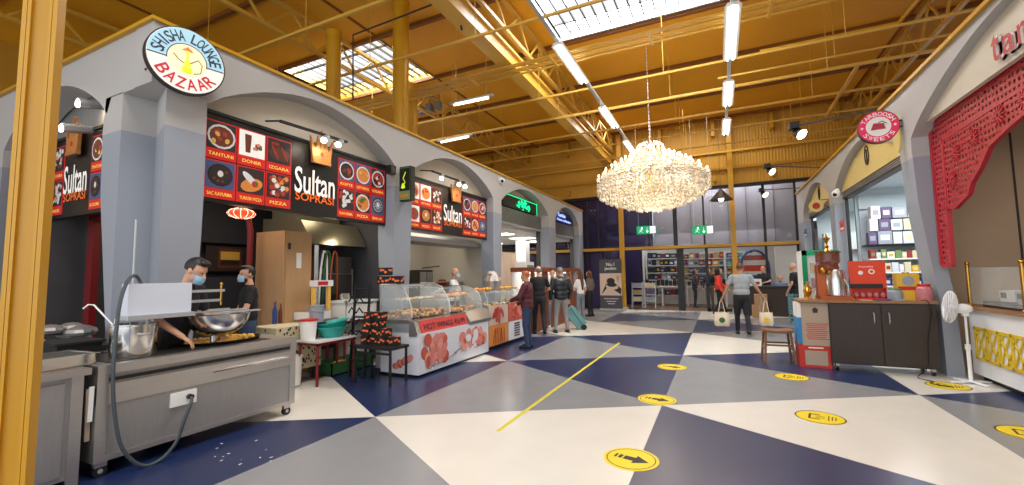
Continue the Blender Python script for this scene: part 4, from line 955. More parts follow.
for k in range(4):
    z = .65+.17*k; MB().tube([(0, -.03, z), (.08, -.05, z+.08), (.16, -.03, z), (.24, -.05, z+.08), (.3, -.03, z)], .012, 6).build('strap', 'black_matte', t)

# ================================================================ HEATED FOOD CASES
def cloud(m, rnd, n, x0, x1, y0, y1, z, r, mats, dz=.05):
    for i in range(n): m.m(rnd.choice(mats)).ell((rnd.uniform(x0, x1), rnd.uniform(y0, y1), z+rnd.uniform(0, dz)), (r*rnd.uniform(.8, 1.6), r*rnd.uniform(.8, 1.4), r*.8), 7, 5)
def case(name, lab, y0, y1, xb, xf, zt, slope=True, base='posters'):
    t = thing(name, lab, 'display case', (0, y0, 0)); L_ = y1-y0; rnd = random.Random(L_)
    MB().box((xb, 0, .08), (xf-.02, L_, .8)).build('cabinet', 'alu', t)
    MB().box((xb+.05, .03, 0), (xf-.08, L_-.03, .08)).build('plinth', 'black', t)
    MB().box((xb, 0, .8), (xf, L_, .86)).build('deck', 'steel', t)
    # curved glass
    prof = [(xf-.02, .9), (xf-.03, 1.05), (xf-.09, 1.2), (xf-.2, zt-.06), (xf-.36, zt), (xb+.1, zt)]
    vs = []; 
    for x, z in prof: vs += [(x, 0, z), (x, L_, z)]
    MB().add(vs, [(2*i, 2*i+1, 2*i+3, 2*i+2) for i in range(len(prof)-1)]).build('curved_glass', 'glass', t)
    for y in (0, L_):
        MB().prism([(xb+.06, .86), (xf-.02, .86)]+prof, 'y', y-.003, y+.003).build('end_glass', 'glass', t)
        MB().tube([(x, y, z) for x, z in prof], .009, 6).build('edge_trim', 'steel', t)
    sh = MB().box((xb+.1, .04, 1.14), (xf-.2, L_-.04, 1.15)).build('glass_shelf', 'glass', t)
    MB().cone((xb+.1, 0, .86), (xb+.1, 0, zt), .015, n=8).cone((xb+.1, L_, .86), (xb+.1, L_, zt), .015, n=8).cone((xb+.1, L_/2, .86), (xb+.1, L_/2, zt), .012, n=8).build('post', 'steel', t)
    MB().box((xb+.12, .04, zt-.05), (xb+.2, L_-.04, zt-.02)).build('heat_lamp', 'alu', t)
    return t, L_, rnd
t, L_, rnd = case('chicken_display_case', 'glass heated case of hot wings with a red HOT WINGS banner', 5.38, 6.42, -5.05, -4.3, 1.42)
m = MB('food_orange'); cloud(m, rnd, 230, -4.95, -4.36, .05, L_-.05, .88, .028, ('food_orange', 'food_yellow', 'food_brown'), .1); m.build('hot_wings', None, t)['kind'] = 'stuff'
m = MB('food_yellow'); cloud(m, rnd, 60, -4.85, -4.6, .1, L_-.1, 1.16, .02, ('food_yellow', 'plate'), .02); m.build('side_dishes', None, t)['kind'] = 'stuff'
b = MB('steel').prism([(-4.34, .86), (-4.24, .84), (-4.18, .66), (-4.2, .62), (-4.34, .62)], 'y', -.05, L_).build('fascia', None, t)
def slope_text(mb, s, yc, w, h, p0, p1, off=.004):
    vs, fs = text_geo(s); a_ = Vector((p0[0], 0, p0[1])); b_ = Vector((p1[0], 0, p1[1])); mid = (a_+b_)/2; up = (b_-a_).normalized(); nrm = Vector((up.z, 0, -up.x))
    mb.add([tuple(mid+up*y*h+nrm*off+Vector((0, yc+x*w, 0))) for x, y in vs], fs)
P0, P1 = (-4.172, .64), (-4.236, .85)
bn = MB('banner_red').add([(P0[0]+.002, .05, P0[1]), (P0[0]+.002, 1.42, P0[1]), (P1[0]+.004, 1.42, P1[1]), (P1[0]+.004, .05, P1[1])], [(0, 1, 2, 3)]).build('banner', None, t)
m = MB('ink'); slope_text(m, 'HOT WINGS €6.99', .74, 1.2, .1, P0, P1, .008); m.build('banner_lettering', None, bn)
t2, L2, rnd = case('pastry_display_case', 'glass heated case of pastries with a plain steel fascia', 6.44, 7.55, -5.05, -4.3, 1.34)
m = MB('food_orange'); cloud(m, rnd, 150, -4.95, -4.36, .05, L2-.05, .88, .035, ('food_yellow', 'food_orange', 'food_brown'), .05); m.build('pastries', None, t2)['kind'] = 'stuff'
m = MB('food_orange'); cloud(m, rnd, 90, -4.9, -4.55, .05, L2-.05, 1.16, .035, ('food_orange', 'food_yellow'), .03); m.build('upper_pastries', None, t2)['kind'] = 'stuff'
MB('steel').prism([(-4.34, .9), (-4.26, .88), (-4.14, .7), (-4.16, .64), (-4.34, .62)], 'y', .38, L2+.1).build('fascia', None, t2)
# poster skirt round the first two cases
t = thing('poster_skirt', 'white printed skirt with raw chicken photos below the hot wings case', 'poster', (-4.17, 5.36, 0))
MB().box((-.012, 0, .04), (0, 2.2, .66)).box((-.75, -.012, .04), (0, 0, .66)).build('sheet', 'poster_white', t)
m = MB('meat_red'); rnd = random.Random(5)
def blob(cx, cz, w_, h_, n_, mats):
    for i in range(n_):
        y, z = cx+rnd.uniform(-w_, w_), cz+rnd.uniform(-h_, h_); m.m(rnd.choice(mats)).disc((.003+.0004*i, y, z), 1, 'x', 12, rnd.uniform(.05, .11), rnd.uniform(.05, .11), rnd.random()*3, .0006)
blob(.42, .36, .3, .19, 34, ('meat_red', 'meat_pink', 'food_pink'))
m.build('chicken_photo', None, t); m = MB('meat_red'); blob(1.62, .4, .42, .12, 34, ('meat_pink', 'meat_red', 'poster_white', 'food_pink'))
m.build('chicken_photo', None, t)
m = MB('meat_red'); 
for i in range(8): m.m(['meat_red', 'meat_pink'][i % 2]).disc((-.3+.04*i-.14, -.015-.0005*i, .15+.02*i), 1, 'y', 12, .07, .05, i, .0006)
m.build('side_photo', None, t)
m = MB('ink')
for y, z, w_ in ((.72, .16, .3), (.95, .22, .2), (1.6, .2, .5), (.2, .09, .3)): m.tube([(.016, y+w_*u/9, z+.02*math.sin(u*2.3)+.01*u*.5) for u in range(10)], .004, 4)
m.build('script_writing', None, t)
t, L3, rnd = case('salad_display_case', 'long glass case further along, with fries and meat posters below', 7.8, 9.75, -4.95, -4.3, 1.22)
m = MB('food_yellow'); cloud(m, rnd, 150, -4.85, -4.4, .05, L3-.05, .88, .035, ('food_yellow', 'food_orange', 'plate', 'prod_grey', 'food_green'), .05); m.build('dishes_of_food', None, t)['kind'] = 'stuff'
m = MB('food_yellow'); cloud(m, rnd, 60, -4.8, -4.5, .05, L3-.05, 1.23, .035, ('food_yellow', 'food_orange'), .02); m.build('trays_on_top', None, t)['kind'] = 'stuff'
q = thing('food_posters', 'four square food posters on the front of the long glass case', 'poster', (-4.27, 7.75, 0))
for i, (y0, z0, bg, mm) in enumerate(((0, .5, 'banner_skin', ('food_red', 'meat_red')), (0, .08, 'food_orange', ('food_orange', 'food_red')), (.92, .5, 'meat_red', ('meat_pink', 'food_red')), (.92, .08, 'poster_white', ('banner_red', 'food_brown')))):
    m = MB(bg).box((-.01, y0+.01, z0), (0, y0+.9, z0+.41))
    for k in range(12):
        if i == 1: m.m(mm[k % 2]).bar((.002, y0+.15+.05*k, z0+.04), (.002, y0+.2+.045*k+.05*math.sin(k*2), z0+.34), .03, .003)
        elif i == 3: m.m(mm[0]).box((0, y0+.3, z0+.06+.055*(k % 6)), (.003, y0+.6, z0+.09+.055*(k % 6)))
        else: m.m(mm[k % 2]).disc((.002+.0004*k, y0+.45+rnd.uniform(-.2, .2), z0+.2+rnd.uniform(-.1, .1)), 1, 'x', 12, rnd.uniform(.06, .14), rnd.uniform(.04, .08), rnd.random()*3, .0006)
    m.build('poster', None, q)
# equipment behind: doner grill, meat cone, oven, shelves
t = thing('doner_grill', 'stainless vertical doner grill on the bench of the second shop', 'grill', (-6.9, 9.0, 0)); t.location.z = .95
MB().box((-.2, -.28, 0), (.12, .28, .75)).build('burner_housing', 'steel_dark', t); MB().box((.12, -.26, .05), (.14, -.02, .7)).box((.12, .02, .05), (.14, .26, .7)).build('burner_door', 'steel', t); MB().bar((0, 0, .8), (0, .75, .86), .025).build('spit_arm', 'black', t); MB().box((-.3, -.5, -.95), (.45, 1.3, -.01)).build('bench', 'steel', t)
t2 = thing('doner_cone', 'brown cone of doner meat on its spit beside the grill', 'meat', (-6.6, 9.45, 0)); t2.location.z = .95
MB().lathe([(0, .05), (.07, .06), (.1, .3), (.12, .45), (.07, .5), (0, .5)], n=16).build('meat', 'food_brown', t2); MB().cone((0, 0, 0), (0, 0, .62), .01, n=8).build('spit', 'steel', t2)
t = thing('grill_oven', 'black-fronted oven behind the bald man in white', 'oven', (-6.85, 9.85, 0)); t.location.z = .95
MB().box((-.2, -.2, 0), (.35, .5, .42)).build('body', 'steel', t); MB().box((.35, -.16, .05), (.37, .46, .38)).build('door', 'black', t); MB().cone((.4, -.1, .36), (.4, .4, .36), .012, n=8).build('handle', 'steel', t)
t = thing('bread_stack', 'stack of brown flatbreads on top of the pastry case', 'bread', (-4.85, 6.9, 1.34)); m = MB('food_brown')
for i in range(3): m.ell((0, .0, .02+.03*i), (.14, .28, .018), 14, 6)
m.build('flatbreads', None, t); MB().box((-.18, -.32, 0), (.18, .32, .012)).build('tray', 'steel_dark', t)
t = thing('parcel_tape_gun', 'steel slicer with a white handle on the long case', 'slicer', tuple(at(492, 275, 'x', -4.7))); t.location.z = 1.23
MB().lathe([(0, 0), (.16, 0), (.2, .18), (.1, .4), (0, .42)], n=18).build('hopper', 'steel', t); MB().bar((.05, -.2, .38), (.1, .2, .22), .05).build('handle', 'white', t); MB().bar((.0, -.6, .34), (.05, 0, .34), .02).build('arm', 'wood', t)
# folding curtain and kiosk of the third unit
t = thing('curtain_screen', 'pink-beige fabric screen in the third arch', 'screen', (-5.95, 10.9, 0)); m = MB()
vs = [(.04*math.sin(i*1.7), i*.11, z) for z in (.05, 2.25) for i in range(17)]; m.add(vs, [(i, i+1, 18+i, 17+i) for i in range(16)]); m.build('fabric', 'curtain', t)
MB().cone((0, 0, 0), (0, 0, 2.3), .02, n=8).cone((0, 1.76, 0), (0, 1.76, 2.3), .02, n=8).build('pole', 'alu', t)
t = thing('jewellery_kiosk', 'brown wooden jewellery kiosk with glass windows behind the queue', 'kiosk', (-4.75, 10.6, 0)); L_ = 4.2
MB().box((-.35, 0, 0), (.3, L_, .95)).build('base_cabinet', 'kiosk_wood', t); MB().box((-.38, -.03, 1.62), (.34, L_+.03, 1.74)).build('cornice', 'kiosk_wood', t)
for y in (0, .8, 1.0, 2.0, 3.0, 3.4, L_-.08): MB().box((.2, y, .95), (.3, y+.08, 1.62)).build('upright', 'kiosk_wood', t)
MB().box((-.35, 0, .95), (-.3, L_, 1.62)).build('back_panel', 'plate', t); MB().box((.24, .08, .97), (.25, L_-.08, 1.62)).build('window_glass', 'glass', t)
for k in range(4): MB().box((-.3, .1+k, .97), (.2, .9+k, .99)).build('shelf', 'white', t)
MB().box((-.2, .1, 1.58), (.1, L_-.1, 1.6)).build('strip_light', 'panel_light', t)
t = thing('green_display', 'tall glass cabinet with teal contents behind the black-shirted man', 'cabinet', (-5.6, 12.6, 0)); MB().box((-.2, -.3, 0), (.2, .3, 1.95)).build('case', 'white', t); MB().box((.2, -.25, .9), (.21, .25, 1.85)).build('contents', 'teal_cart', t)
# roll-up banner
t = thing('rollup_banner', 'grey roll-up banner advertising jewellery beside the left yellow post', 'banner', (-4.1, 18.15, 0))
MB('banner_grey').box((-.47, 0, .06), (.47, .01, 2.14)).build('sheet', None, t); f = MB('banner_skin').box((-.46, -.004, .62), (.46, -.001, 1.55))
f.m('ink'); f.prism([(-.42, .64), (-.1, 1.0), (.42, .66), (.44, .9), (.1, 1.2), (-.2, 1.1)], 'y', -.007, -.0045); f.disc((0, -.0075, 1.22), .17, 'y', 18, 1, .8); f.m('banner_skin').disc((.05, -.009, .98), .26, 'y', 18, 1, .45, -.1); f.m('ink').disc((.05, -.011, 1.06), .2, 'y', 18, 1, .4)
f.m('ink').bar((.32, -.006, 1.2), (.3, -.006, 1.45), .05, .004).bar((.24, -.006, 1.4), (.4, -.006, 1.42), .04, .004); f.build('photo', None, t)
f = MB('white').text('No.1', (0, -.002, 1.93), .34, .14).text('Jewellers', (0, -.002, 1.74), .5, .16); f.box((-.3, -.004, .47), (.3, -.002, .49)).box((-.2, -.004, .36), (.2, -.002, .38)).box((-.15, -.004, .26), (.15, -.002, .28)); f.build('lettering', None, t)
MB().box((-.5, -.08, 0), (.5, .1, .07)).build('base', 'alu', t)
# ================================================================ CHANDELIER
CH = Vector((-1.46, 11.5, 0))
t = thing('crystal_chandelier', 'huge crystal chandelier with rings of candle lights hanging over the hall', 'chandelier', (CH.x, CH.y, 3.35))
rnd = random.Random(2)
# chain up to the roof, in links
m = MB('brass')
for i in range(58):
    z = 1.62+.048*i; a = .014
    m.tube([(a*math.cos(u)*(i % 2), a*math.cos(u)*(1-i % 2), z+.03*math.sin(u)) for u in [2*PI*k/8 for k in range(9)]], .004, 4)
m.cone((0, 0, 1.35), (0, 0, 4.3), .006, n=6); m.build('chain', 'plate', t)
MB().cone((0, 0, 4.26), (0, 0, 4.33), .09, .06, 16).build('ceiling_hook', 'alu', t)
MB().lathe([(0, -.05), (.05, 0), (.03, .1), (.06, .25), (.03, .4), (.07, .7), (.035, .9), (.06, 1.2), (.02, 1.45), (0, 1.5)], n=14).build('stem', 'brass', t)
# curled fronds at the top
for k in range(14):
    a = 2*PI*k/14; ca, sa = math.cos(a), math.sin(a)
    MB().tube([(r*ca, r*sa, z) for r, z in ((.02, 1.28), (.08, 1.5), (.2, 1.6), (.32, 1.53), (.36, 1.42), (.33, 1.36))], .014, 6).build('top_frond', 'plate', t)
tiers = [(.3, 1.38, 8), (.52, 1.24, 14), (.76, 1.12, 18), (1.0, .98, 22), (1.2, .84, 16), (1.36, .68, 20)]
nb = 0
for r, z, n in tiers:
    MB().tube([(r*.96*math.cos(2*PI*i/40), r*.96*math.sin(2*PI*i/40), z-.1) for i in range(41)], .012, 6).build('ring', 'wire_gold', t)
    for k in range(n):
        a = 2*PI*(k+.3*r)/n; ca, sa = math.cos(a), math.sin(a); nb += 1
        MB().tube([(u*r*ca, u*r*sa, z+dz) for u, dz in ((.45, .02), (.65, -.16), (.85, -.2), (1, -.1), (1.0, -.03))], .009, 5).lathe([(0, -.03), (.045, -.01), (.05, 0), (0, -.005)], (r*ca, r*sa, z), 10).build('arm', 'plate', t)
        MB().lathe([(.0, 0), (.012, 0), (.012, .03), (.024, .045), (.028, .06), (.016, .085), (0, .095)], (r*ca, r*sa, z), 8).build('candle_bulb', 'bulb', t)
# crystal drops: octahedra and pendants hanging in dense tiers
gm = mat('crystal', (252, 240, 218), .1, 0, spec=.9); gm.node_tree.nodes['Principled BSDF'].inputs['Transmission Weight'].default_value = .35
gm.node_tree.nodes['Principled BSDF'].inputs['IOR'].default_value = 1.45
m = MB('crystal')
def drop(x, y, z, s, l):
    vs = [(x, y, z)]+[(x+s*math.cos(a_), y+s*math.sin(a_), z-l*.6) for a_ in (0, PI/2, PI, 3*PI/2)]+[(x, y, z-l)]
    m.add(vs, [(0, i+1, (i+1) % 4+1) for i in range(4)]+[(5, (i+1) % 4+1, i+1) for i in range(4)])
for r, z, n in tiers:
    for k in range(int(r*190)+30):
        a = rnd.random()*2*PI; rr = r+rnd.uniform(-.14, .06)
        for q in range(rnd.randint(2, 4)): drop(rr*math.cos(a)+rnd.uniform(-.03, .03), rr*math.sin(a)+rnd.uniform(-.03, .03), z+.02-q*.08-rnd.random()*.06, rnd.uniform(.018, .034), rnd.uniform(.05, .1))
lower = [(1.36, .6, .36), (1.28, .48, .3), (1.14, .4, .3), (.98, .32, .28), (.8, .26, .24), (.6, .2, .22), (.4, .16, .22), (.2, .12, .2)]
for r, z, l in lower:
    n = int(r*62)+8
    MB().tube([(r*math.cos(2*PI*i/40), r*math.sin(2*PI*i/40), z) for i in range(41)], .01, 5).build('ring', 'wire_gold', t)
    for k in range(n):
        a = 2*PI*(k+rnd.uniform(-.3, .3))/n; r2 = r+rnd.uniform(-.05, .04); j_ = rnd.uniform(-.03, .04)
        for q in range(3): drop(r2*math.cos(a), r2*math.sin(a), z+j_-q*.07, .022, .065)
        drop(r2*math.cos(a), r2*math.sin(a), z+j_-.21, .036, .13)
o = m.build('crystal_drops', None, t, smooth=False); o['kind'] = 'stuff'
for k in range(6): a = 2*PI*k/6; point('chandelier_glow', (CH.x+.85*math.cos(a), CH.y+.85*math.sin(a), 4.05), 20, (1, .9, .72), .25)
point('chandelier_glow', (CH.x, CH.y, 4.35), 24, (1, .9, .72), .25); point('chandelier_glow', (CH.x, CH.y, 3.2), 16, (1, .9, .72), .25)

# ================================================================ EXIT SIGNS, HANGING SPOTS
def exit_sign(px, lab):
    p = at(px, 230, 'y', 17.4); t = thing('exit_sign', lab, 'exit sign', tuple(p))
    w, h = .37, .16
    MB().box((-w, -.03, -h), (w, .03, h)).build('case', 'exit_green', t)
    f = MB('exit_white').box((.14, -.034, -h*.8), (.33, -.031, h*.8))
    f.ell((-.17, -.036, .08), (.03, .004, .03), 10, 6); f.bar((-.18, -.036, .04), (-.2, -.036, -.04), .05, .004).bar((-.2, -.036, -.03), (-.27, -.036, -.09), .028, .004).bar((-.19, -.036, -.03), (-.13, -.036, -.11), .028, .004).bar((-.18, -.036, .03), (-.1, -.036, -.0), .022, .004).bar((-.19, -.036, .03), (-.26, -.036, .0), .022, .004)
    f.bar((.03, -.036, .1), (.03, -.036, -.06), .03, .004).prism([(-.02, -.04), (.08, -.04), (.03, -.11)], 'y', -.038, -.034); f.build('pictogram', None, t)
    for x in (-.3, .3): MB().cone((x, 0, h), (x, 0, 7.59-p.z), .004, n=5).build('hanging_wire', 'alu', t)
exit_sign(646.5, 'green running-man exit sign hanging by the left yellow post')
exit_sign(703, 'green running-man exit sign hanging nearer the right yellow post')
def hang_spot(p_end, p_wall, y, lab):
    a = at(*p_end, 'y', y); b = at(*p_wall, 'x', 2.74); b.y = y; b.z = min(b.z, 4.42); t = thing('arm_spotlight', lab, 'spotlight', (2.74, y, b.z))
    q = a-Vector((2.74, y, b.z)); q.y = 0
    MB().bar((0, 0, 0), (q.x, 0, q.z), .03).build('arm', 'steel_dark', t); MB().box((q.x-.1, -.1, q.z-.06), (q.x+.06, .1, q.z+.06)).build('driver_box', 'black', t)
    c = Vector((q.x+.05, 0, q.z-.14)); d = Vector((.5, -.5, -.6)).normalized()
    h = MB().cone(tuple(c-d*.1), tuple(c+d*.08), .06, .11, 16).build('lamp_head', 'black', t); MB().cone(tuple(c+d*.081), tuple(c+d*.086), .1, n=16).build('lamp_face', 'lamp_face', h)
hang_spot((795, 126), (878, 108), 9.6, 'nearest of the three black spotlights on long arms from the right wall')
hang_spot((768, 166), (826, 161), 14.4, 'middle of the three black spotlights on long arms from the right wall')
hang_spot((762, 190), (797, 187), 17.6, 'farthest black spotlight on an arm, before the glazed end')
p = at(721, 197, 'y', 17.9); t = thing('pendant_lamp', 'grey metal pendant lamp hanging before the end glazing', 'lamp', tuple(p))
MB().lathe([(.05, .3), (.08, .25), (.3, .0), (.42, -.12), (.4, -.12), (.28, -.02), (0, .2)], n=24).build('shade', 'steel_dark', t); MB().ell((0, 0, -.02), (.1, .1, .16), 12, 8).build('bulb', 'lamp_face', t); MB().cone((0, 0, .3), (0, 0, 7.5-p.z), .006, n=5).build('cord', 'black', t)
t = thing('roof_floodlight', 'black floodlight clamped on top of the long box beam', 'light fitting', tuple(at(459, 12, 'x', -4.1)))
MB().box((-.1, -.12, -.08), (.1, .12, .1)).build('lamp_body', 'black', t); MB().box((.1, -.1, -.06), (.12, .1, .08)).build('lamp_face', 'steel_dark', t); MB().bar((0, 0, -.08), (0, .1, -.3), .03).build('clamp', 'black', t)
p = at(424, 108, 'y', 12.0)
for i in range(3):
    q = at(421+9*i, 110-2.5*i, 'y', 11.3); t = thing('roof_spotlight', '%s grey theatre spotlight of three under the roof by the round columns' % ['left', 'middle', 'right'][i], 'spotlight', tuple(q), 0, 'row of three roof spotlights')
    MB().box((-.09, -.12, -.14), (.09, .12, .1)).build('lamp_body', 'lilac_dark', t); MB().cone((0, 0, .1), (0, 0, .4), .012, n=6).build('clamp_rod', 'steel_dark', t)
q = at(430, 100, 'y', 11.3); single(MB().bar((-.5, 0, 0), (.6, 0, 0), .035), 'spotlight_bar', 'short bar holding the three roof spotlights', 'bar', tuple(q+Vector((0, 0, .28))), mat_='yellow_pale')

# ================================================================ FLOOR MARKINGS
def sticker(px, py, kind, lab, grp, rz=0):
    p = at(px, py, 'z', 0); t = MB('yellow_sticker'); t.lathe([(0, 0), (.225, 0), (.225, .003), (0, .003)], n=40)
    t.m('ink'); n = 40
    def ring(r0, r1): t.add([(r*math.cos(2*PI*i/n), r*math.sin(2*PI*i/n), .0042) for r in (r0, r1) for i in range(n)], [(i, (i+1) % n, n+(i+1) % n, n+i) for i in range(n)])
    ring(.192, .2) if kind == 'arrow' else ring(.212, .225)
    if kind == 'arrow': 
        t.prism([(-.06, -.035), (.03, -.035), (.03, -.08), (.15, 0), (.03, .08), (.03, .035), (-.06, .035)], 'z', .0035, .0045).box((-.105, -.035, .0035), (-.075, .035, .0045)).box((-.14, -.035, .0035), (-.12, .035, .0045))
    else:
        for a, b in (((-.1, -.09), (-.08, .09)), ((-.1, .07), (0, .09)), ((-.1, -.09), (0, -.07)), ((.07, -.09), (.08, .09)), ((.1, -.07), (.11, .07)), ((.13, -.05), (.14, .05)), ((-.04, -.03), (.04, -.02)), ((-.04, .02), (.04, .03))): t.box((a[0], a[1], .0035), (b[0], b[1], .0045))
    single(t, 'floor_sticker', lab, 'sticker', tuple(p), rz, group=grp)
sticker(631, 459, 'arrow', 'nearest yellow arrow sticker on the floor, half on the cream tile', 'arrow floor stickers', -.2)
sticker(657, 399.5, 'arrow', 'middle yellow arrow sticker, where the floor triangles meet', 'arrow floor stickers', -.2)
sticker(672, 367, 'arrow', 'farthest yellow arrow sticker, on the edge of dark blue', 'arrow floor stickers', -.2)
sticker(791.5, 377, 'line', 'yellow queue sticker on the grey triangle left of the cabinet', 'queue floor stickers', -.2)
sticker(820, 417.5, 'line', 'yellow queue sticker in the big cream triangle', 'queue floor stickers', -.2)
sticker(948, 386, 'line', 'yellow queue sticker under the white fan', 'queue floor stickers', -.2)
sticker(1030, 434, 'line', 'yellow queue sticker cut by the right edge of the photo', 'queue floor stickers', -.2)
a = at(498, 431, 'z', 0); b = at(619.6, 342.8, 'z', 0)
m = MB('tape').bar((a.x, a.y, .001), (b.x, b.y, .001), .045, .002); m.m('lattice_yellow').bar((a.x, a.y, .002), (b.x, b.y, .002), .016, .001)
single(m, 'floor_tape', 'long strip of yellow tape along the floor', 'tape')
m = MB('white'); rnd = random.Random(6)
for i in range(14):
    p = at(rnd.uniform(215, 285), rnd.uniform(438, 466), 'z', .001); m.disc(tuple(p), rnd.uniform(.002, .008), 'z', 7, 2.2, .7, rnd.random()*3)
single(m, 'floor_spill', 'white drips spilt on the blue floor before the steel counter', 'spill', kind='stuff')

# ================================================================ RIGHT SIDE
t = thing('dark_cabinet', 'dark wenge two-door cabinet on castors carrying the juice machine', 'cabinet', (2.19, 8.3, 0))
MB().box((-.64, 0, .1), (.64, .5, 1.04)).build('body', 'wenge', t); MB().box((-1.03, -.03, 1.04), (.66, .53, 1.08)).build('worktop', 'wood', t)
for s_ in (-1, 1):
    d = MB().box((.01*s_ if s_ > 0 else -.63, -.02, .12), (.63 if s_ > 0 else -.01, 0, 1.02)).build('door', 'wenge', t)
    MB().tube([(.09*s_, -.022, .74), (.09*s_, -.05, .76), (.09*s_, -.05, .88), (.09*s_, -.022, .9)], .008, 6).build('handle', 'alu', d)
for x in (-.57, .57):
    for y in (.06, .44): c_ = castor(0, 0); c_.v = [Vector((v[0]+x, v[1]+y, v[2]*.8)) for v in c_.v]; c_.build('castor', None, t)
# cartons
t = thing('tall_carton', 'blue and white carton with a printed tan paper taped on its front', 'carton', (1.34, 8.36, .37)); MB('paper_blue').box((-.2, .01, 0), (.2, .45, .42)).m('white').box((-.2, .01, .42), (.2, .45, .655)).build('carton', None, t)
m = MB('paper_tan').box((-.15, -.004, -.02), (.25, .004, .66)); m.m('red')
for k in range(9): z = .32-.03*k; m.box((-.1+.01*(k % 3), -.006, z), (.2-.012*(k % 4), -.0045, z+.012))
m.m('ink').lathe([(0, 0), (.03, 0), (.04, .06), (0, .09)], (.04, -.004, .5), 12, 1, .05); m.build('menu_sheet', None, t)
t = thing('red_carton', 'red carton with a white panel at the foot of the stack by the cabinet', 'carton', (1.34, 8.36, 0)); MB('box_red').box((-.2, 0, 0), (.22, .46, .36)).m('paper_tan').box((-.13, -.004, .04), (.17, -.001, .27)).m('white').box((-.08, -.003, .305), (.12, -.001, .325)).build('carton', None, t)
# stool
t = thing('wooden_stool', 'brown wooden stool with a curved seat in the aisle', 'stool', (.87, 8.72, 0), .05); 
vs = []
m = MB()
for i in range(9): x = -.2+.05*i; vs.append((x, .47+.02*(abs(i-4)/4)**2))
m.prism(vs+[(x, z-.035) for x, z in vs[::-1]], 'y', -.17, .17); m.build('seat', 'wood_stool', t)
for x in (-1, 1):
    for y in (-1, 1): MB().bar((x*.16, y*.12, .45), (x*.2, y*.17, 0), .032).build('leg', 'wood_stool', t)
    MB().bar((x*.183, -.15, .2), (x*.183, .15, .2), .025).build('stretcher', 'wood_stool', t)
t.scale = (1.12, 1.12, 1.14)
for y in (-1, 1): MB().bar((-.178, y*.145, .26), (.178, y*.145, .26), .025).build('stretcher', 'wood_stool', t)
# things on the cabinet
_before = set(COL.objects)
t = thing('juice_machine', 'copper and glass juice machine with a steel drum on the cabinet', 'machine', (1.76, 9.1, 1.04))
MB().box((-.17, -.18, 0), (.2, .18, .06)).build('base', 'copper', t); MB().box((-.16, .02, .06), (.0, .16, .5)).build('column', 'copper', t)
MB().lathe([(.12, 0), (.12, .3), (.1, .34), (.1, .36)], (.05, -.02, .07), 24).build('steel_drum', 'steel_bright', t)
MB().lathe([(0, .34), (.1, .34), (.13, .4), (.12, .46), (.15, .5), (.15, .62), (.16, .63), (.16, .65), (0, .66)], (-.02, 0, .05), 24).build('hopper', 'amber_glass', t)
for k in range(3): MB().ell((-.1+.07*k, -.08, .42), (.035, .035, .05), 10, 8).build('nozzle', 'brass', t)
MB().tube([(.13, -.12, .3), (.17, -.14, .2), (.17, -.14, .12)], .008).build('tap', 'steel', t)
t.scale = (1.2, 1.2, 1.2)
t = thing('water_pipe', 'silver ornamental pipe stem standing on top of the juice machine', 'ornament', (1.74, 9.14, 1.89)); MB().lathe([(0, 0), (.05, 0), (.02, .04), (.035, .08), (.015, .12), (.03, .17), (.06, .22), (.02, .24), (.01, .3), (0, .31)], n=16).build('stem', 'brass', t)
t = thing('ornament', 'small copper samovar left of the juice machine', 'ornament', (1.42, 9.15, 1.04)); MB().lathe([(0, 0), (.06, 0), (.03, .05), (.07, .14), (.05, .22), (.02, .26), (.03, .3), (0, .32)], n=16).build('body', 'brass', t); MB().tube([(.05, 0, .2), (.1, 0, .18), (.09, 0, .1)], .008).build('spout', 'brass', t)
t = thing('green_fridge', 'glass drinks fridge with a shiny green frame behind the cabinet', 'fridge', (1.82, 10.2, 0))
MB().box((-.3, 0, 0), (.3, .6, 1.95)).build('body', 'plate', t); MB().box((-.3, -.03, 0), (-.22, .0, 1.95)).box((-.3, -.03, 1.85), (.3, 0, 1.95)).build('frame', 'fridge_green', t); MB().box((-.2, -.02, .1), (.28, -.01, 1.83)).build('door_glass', 'glass', t)
m = MB('prod_green'); rnd = random.Random(8)
for z in (.9, 1.2, 1.5):
    for k in range(5): m.m(rnd.choice(['prod_red', 'prod_cream', 'prod_grey', 'prod_gold'])).box((-.17+.09*k, -.008, z), (-.1+.09*k, -.001, z+.2))
m.build('drinks', None, t)
t = thing('red_display', 'bright orange-red cardboard display stand of sweets on the cabinet', 'display', (2.3, 9.12, 1.04))
MB().box((-.24, .18, .0), (.24, .2, .66)).build('back_card', 'box_orange', t)
MB('box_orange').prism([(0, .0), (.2, .0), (.2, .35), (.16, .35)], 'x', -.24, -.23).prism([(0, .0), (.2, .0), (.2, .35), (.16, .35)], 'x', .23, .24).build('side', None, t); MB().box((-.24, .0, 0), (.24, .2, .03)).build('base', 'box_orange', t)
m = MB('box_orange').box((-.24, .08, .2), (.24, .2, .66)); m.m('black').box((-.26, .05, .2), (.18, .085, .27)); m.m('white').text('Powered by', (-.02, .078, .56), .2, .035).disc((-.1, .078, .46), .035, 'y', 14).disc((.05, .078, .48), .045, 'y', 14); m.m('box_orange').disc((.05, .074, .48), .025, 'y', 12); m.m('black').text('', (0, 0, 0), 0, 0) if 0 else None; m.build('header_box', None, t)
for k in range(5): MB().ell((-.18+.09*k, .08, .08), (.04, .05, .05), 10, 7).build('sweet_bag', 'candy', t)
def jar(loc, r, h, mb_, ml, lab, cat='jar'):
    t = thing('jar', lab, cat, loc); MB().lathe([(0, 0), (r*.9, 0), (r, h*.1), (r, h*.75), (r*.75, h*.86), (0, h*.86)], n=22).build('glass_body', mb_, t); MB().cone((0, 0, h*.86), (0, 0, h), r*.8, n=20).build('lid', ml, t)
